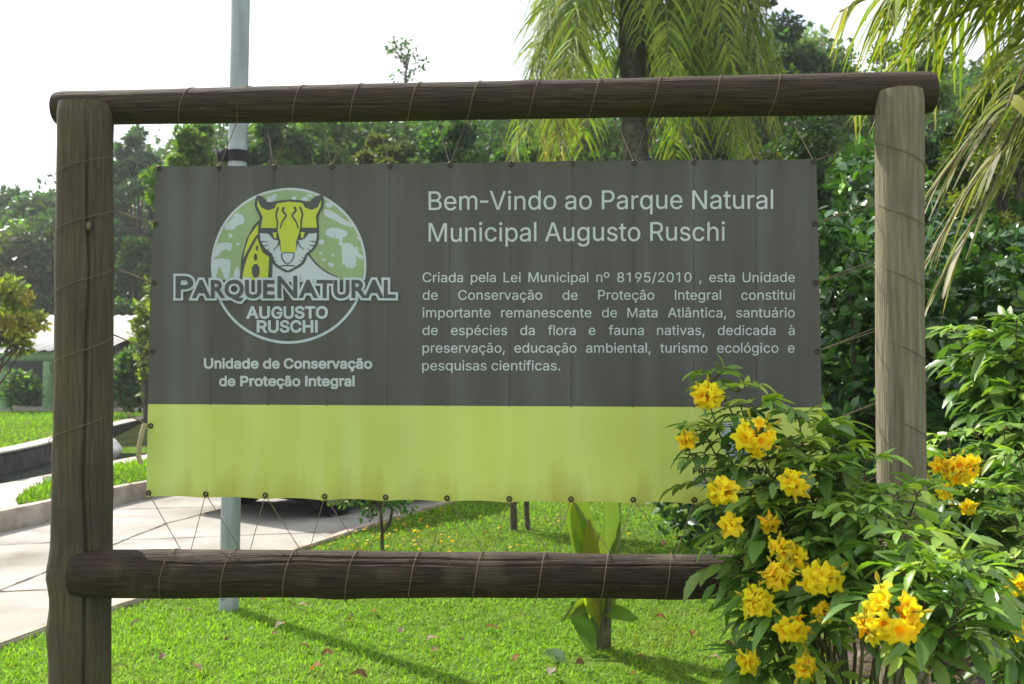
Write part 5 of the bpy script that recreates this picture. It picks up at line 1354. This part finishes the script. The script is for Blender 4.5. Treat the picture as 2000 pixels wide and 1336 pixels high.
def bush(name, label, foot, flowers, tips, Yf, seed, ll=.085):
    rng = np.random.default_rng(seed); root = thing(name, label, "flowering bush", foot); foot = np.array(foot)
    acc = dict(p=[], d=[], u=[], s=[], c=[]); rs, ws = Soup(), Soup()
    ends = [(np.array(at(px, py, Y)), 'f', sz) for px, py, sz, Y in flowers] + [(np.array(at(px, py, Y)), 't', 0) for px, py, Y in tips]
    for (e, kind, sz) in ends:
        hz = e - foot; top = e - np.array([0, 0, .02]); mid = foot + hz * np.array([.35, .35, .62]) + rng.normal(0, .04, 3)
        if kind == 'f' and e[2] < .9: mid = foot + hz * np.array([.45, .45, 1.0]) + np.array([0, 0, .22])
        t = np.linspace(0, 1, 16)[:, None]; P = foot * (1 - t) ** 2 + 2 * mid * t * (1 - t) + top * t * t
        P += rng.normal(0, .006, P.shape) * np.sin(PI * t)
        tube(ws, P, np.linspace(.0075, .002, 16), 7)
        rch = float(np.clip(.62 + (1000 + e[0] / e[1] * FPX - 1330) / 500, .62, 1.0))
        LEN = np.linalg.norm(np.diff(P, axis=0), axis=1).sum(); nn = max(3, int(min(LEN, .62) / .085)); roll = rng.random() * 6
        for k in range(nn):
            f = 1 - k * .085 / LEN - (.03 if kind == 'f' else 0)
            if f < .25: break
            q = np.array([np.interp(f, t[:, 0], P[:, i]) for i in range(3)]); T = norm(P[min(15, int(f * 15) + 1)] - P[max(0, int(f * 15) - 1)])
            a = norm(np.cross(T, np.array([.2, -.3, 1.0]))); b = np.cross(T, a); an = roll + k * PI / 2
            for sg in (1, -1):
                out = (math.cos(an) * a + math.sin(an) * b) * sg
                if rng.random() < .07 or (q[2] < .90 and .68 < q[0] < .98 and q[1] < 2.7): continue
                big = 1.0 if k > 0 else .7
                compound(acc, rs, rng, q, norm(out * .9 + T * .55 + np.array([0, -.12, .12])), rng.uniform(.10, .15) * big * rch, int(rng.integers(2, 4)), ll * big * rch * rng.uniform(.85, 1.15), young=1.0 if k == 0 else .0)
        if kind == 't':
            for j in range(4):
                an = j * PI / 2 + roll; a = norm(rng.normal(size=3)); compound(acc, rs, rng, top, norm(np.array([math.cos(an), math.sin(an), .9])), .08, 2, ll * .62, young=1.2)
    s = Soup(); P = np.array(acc['p']); R = frames(np.array(acc['d']), np.array(acc['u'])); L_ = np.array(acc['s']); scatter(s, LT_V, LT_F, P, R, np.stack([L_, L_ * rng.uniform(.75, 1.25, len(L_)), L_ * rng.uniform(.2, 1.9, len(L_))], -1), np.clip(np.array(acc['c']), .005, .6))
    wpart("stems", ws, M['stem'], root, True); wpart("foliage", s, M['bush_leaf'], root, True); wpart("leaf_stalks", rs, M['stem'], root, True)
    for (e, kind, sz) in ends:
        if kind != 'f': continue
        fs, ss = Soup(), Soup(); e = np.array([0, 0, CAM_H]) + (e - np.array([0, 0, CAM_H])) * (1 - .14 / e[1]); r = sz / 2 / FPX * e[1] * 1.28; fr = .0225; n = max(4, int(2.1 * (r / fr) ** 1.6)); n = min(n, 26)
        for j in range(n):
            dd = norm(rng.normal(size=3) * np.array([1, .8, .8]) + np.array([-.05, -.95, .05])); pos = e + dd * np.array([1, .8, .9]) * max(r - fr * .8, .004) * rng.uniform(.75, 1.0); 
            fb = flower(fs, rng, pos, norm(dd + rng.normal(0, .25, 3) + np.array([0, -.25, -.05])), fr * rng.uniform(.85, 1.2), rng.uniform(.75, 1.05))
            tube(ss, [fb + (e - fb) * .0, (fb + e) / 2, e - np.array([0, 0, .015])], [.0032, .0012, .0012], 5, (.12, .2, .04))
        for j in range(5):
            dd = norm(rng.normal(size=3) + np.array([0, -.4, .5])); q = e + dd * r * 1.05; tube(fs, [q - dd * .018, q - dd * .006, q + dd * .003], [.0016, .0042, .0015], 6, (.55, .48, .04)); tube(ss, [q - dd * .018, e], [.001, .001], 4, (.12, .2, .04))
        f = wpart("flower_cluster", fs, M['petal'], root, True); wpart("flower_stalks", ss, M['grass'], root, True, sub=f)
    return root

FL = [(1385, 775, 62, 2.62), (1343, 862, 38, 2.62), (1480, 854, 84, 2.5), (1412, 962, 62, 2.5), (1553, 943, 60, 2.45), (1430, 1026, 40, 2.5), (1505, 1025, 26, 2.5), (1520, 1072, 50, 2.4), (1555, 1088, 44, 2.4), (1522, 1122, 62, 2.38), (1604, 1130, 88, 2.3),
      (1483, 1182, 74, 2.4), (1552, 1226, 76, 2.3), (1735, 1200, 122, 2.0), (1570, 1303, 56, 2.3), (1462, 1292, 44, 2.4), (1610, 1195, 34, 2.3), (1690, 1225, 60, 2.0)]
TP = [(1395, 728, 2.66), (1440, 752, 2.6), (1475, 785, 2.55), (1560, 805, 2.55), (1620, 825, 2.6), (1375, 830, 2.6), (1640, 870, 2.5), (1690, 890, 2.5), (1600, 900, 2.45), (1740, 965, 2.35), (1790, 955, 2.3), (1690, 985, 2.3), (1640, 1000, 2.3), (1770, 1035, 2.1), (1840, 1045, 2.1), (1890, 1100, 1.95), (1820, 1110, 1.95), (1870, 1175, 1.9), (1770, 1110, 2.0),
      (1460, 1060, 2.5), (1480, 1120, 2.5), (1590, 1050, 2.35), (1660, 1090, 2.25), (1610, 1240, 2.3), (1530, 1290, 2.4), (1860, 1225, 1.95), (1730, 1070, 2.2), (1490, 985, 2.45), (1530, 895, 2.5), (1580, 980, 2.4), (1560, 860, 2.5), (1590, 1310, 2.3)]
bush("flowering_bush", "leafy bush with many yellow trumpet flowers in front of the right post", (0.86, 2.45, 0), FL, TP, 2.4, 91)
FR = [(1870, 922, 72, 3.3), (1798, 930, 30, 3.3), (1886, 990, 44, 3.3), (1846, 960, 34, 3.3), (1835, 912, 28, 3.3), (1990, 1145, 40, 2.7), (1992, 1236, 40, 2.7), (1900, 905, 30, 3.3)]
TR = [(1790, 880, 3.4), (1850, 850, 3.5), (1910, 840, 3.5), (1960, 830, 3.4), (1990, 880, 3.2), (1940, 950, 3.2), (1985, 1000, 3.0), (1900, 1030, 3.2), (1950, 1080, 3.0), (1990, 1090, 2.8), (1830, 1000, 3.3), (1820, 920, 3.5), (2040, 900, 3.2), (2040, 1040, 3.0), (1760, 905, 3.5), (2060, 1180, 2.8)]
bush("flowering_bush", "yellow-flowered bush behind the right post at the right edge", (1.75, 3.35, 0), FR, TR, 3.3, 92, .08)
# branch of large pointed leaves hanging in at the right edge
TB = [(1940, 650, 4.3), (1985, 620, 4.2), (1965, 700, 4.2), (1930, 745, 4.3), (1990, 760, 4.1), (2030, 680, 4.2), (1900, 700, 4.4), (2040, 780, 4.1), (1870, 640, 4.5)]
bush("pointed_leaf_shrub", "shrub with hanging pointed green leaves at the right edge above the flowers", (2.45, 4.4, 0), [], TB, 4.3, 93, .13)

# leaf litter on the shaded soil at the right
def litter():
    s = Soup(); rng = np.random.default_rng(14); n = 1500
    k = rng.integers(1, len(SOIL), size=n); A = np.array(SOIL)[k]; th = rng.uniform(0, 2 * PI, n); r = np.sqrt(rng.random(n)) * 1.05
    pos = np.stack([A[:, 0] + A[:, 2] * r * np.cos(th), A[:, 1] + A[:, 3] * r * np.sin(th), np.full(n, .02)], -1)
    pal = np.array([(.16, .09, .05), (.26, .18, .12), (.10, .06, .035), (.34, .28, .22)])
    scatter(s, LEAF_Q, LEAF_F, pos, frames(norm(rng.normal(size=(n, 3)) * np.array([1, 1, .25])), norm(rng.normal(0, .4, (n, 3)) + np.array([0, 0, 1]))), rng.uniform(.03, .08, n), pal[rng.integers(4, size=n)] * rng.uniform(.7, 1.2, (n, 1)))
    tag(obj("leaf_litter", s.mesh("leaf_litter"), M['petal']), kind='stuff')
litter()

# ------------------------------------------------------------------ light morning haze over the whole place
def haze():
    m = bpy.data.materials.new("haze_air"); m.use_nodes = True; n, l = m.node_tree.nodes, m.node_tree.links; n.clear()
    o_ = n.new("ShaderNodeOutputMaterial"); v = n.new("ShaderNodeVolumePrincipled"); v.inputs["Color"].default_value = (.93, .96, 1, 1); v.inputs["Density"].default_value = .0009; v.inputs["Anisotropy"].default_value = .45
    l.new(v.outputs[0], o_.inputs["Volume"])
    s = Soup(); box(s, -225, 225, -65, 325, -1.5, 40)
    tag(obj("haze", s.mesh("haze"), m), kind='stuff')
haze()
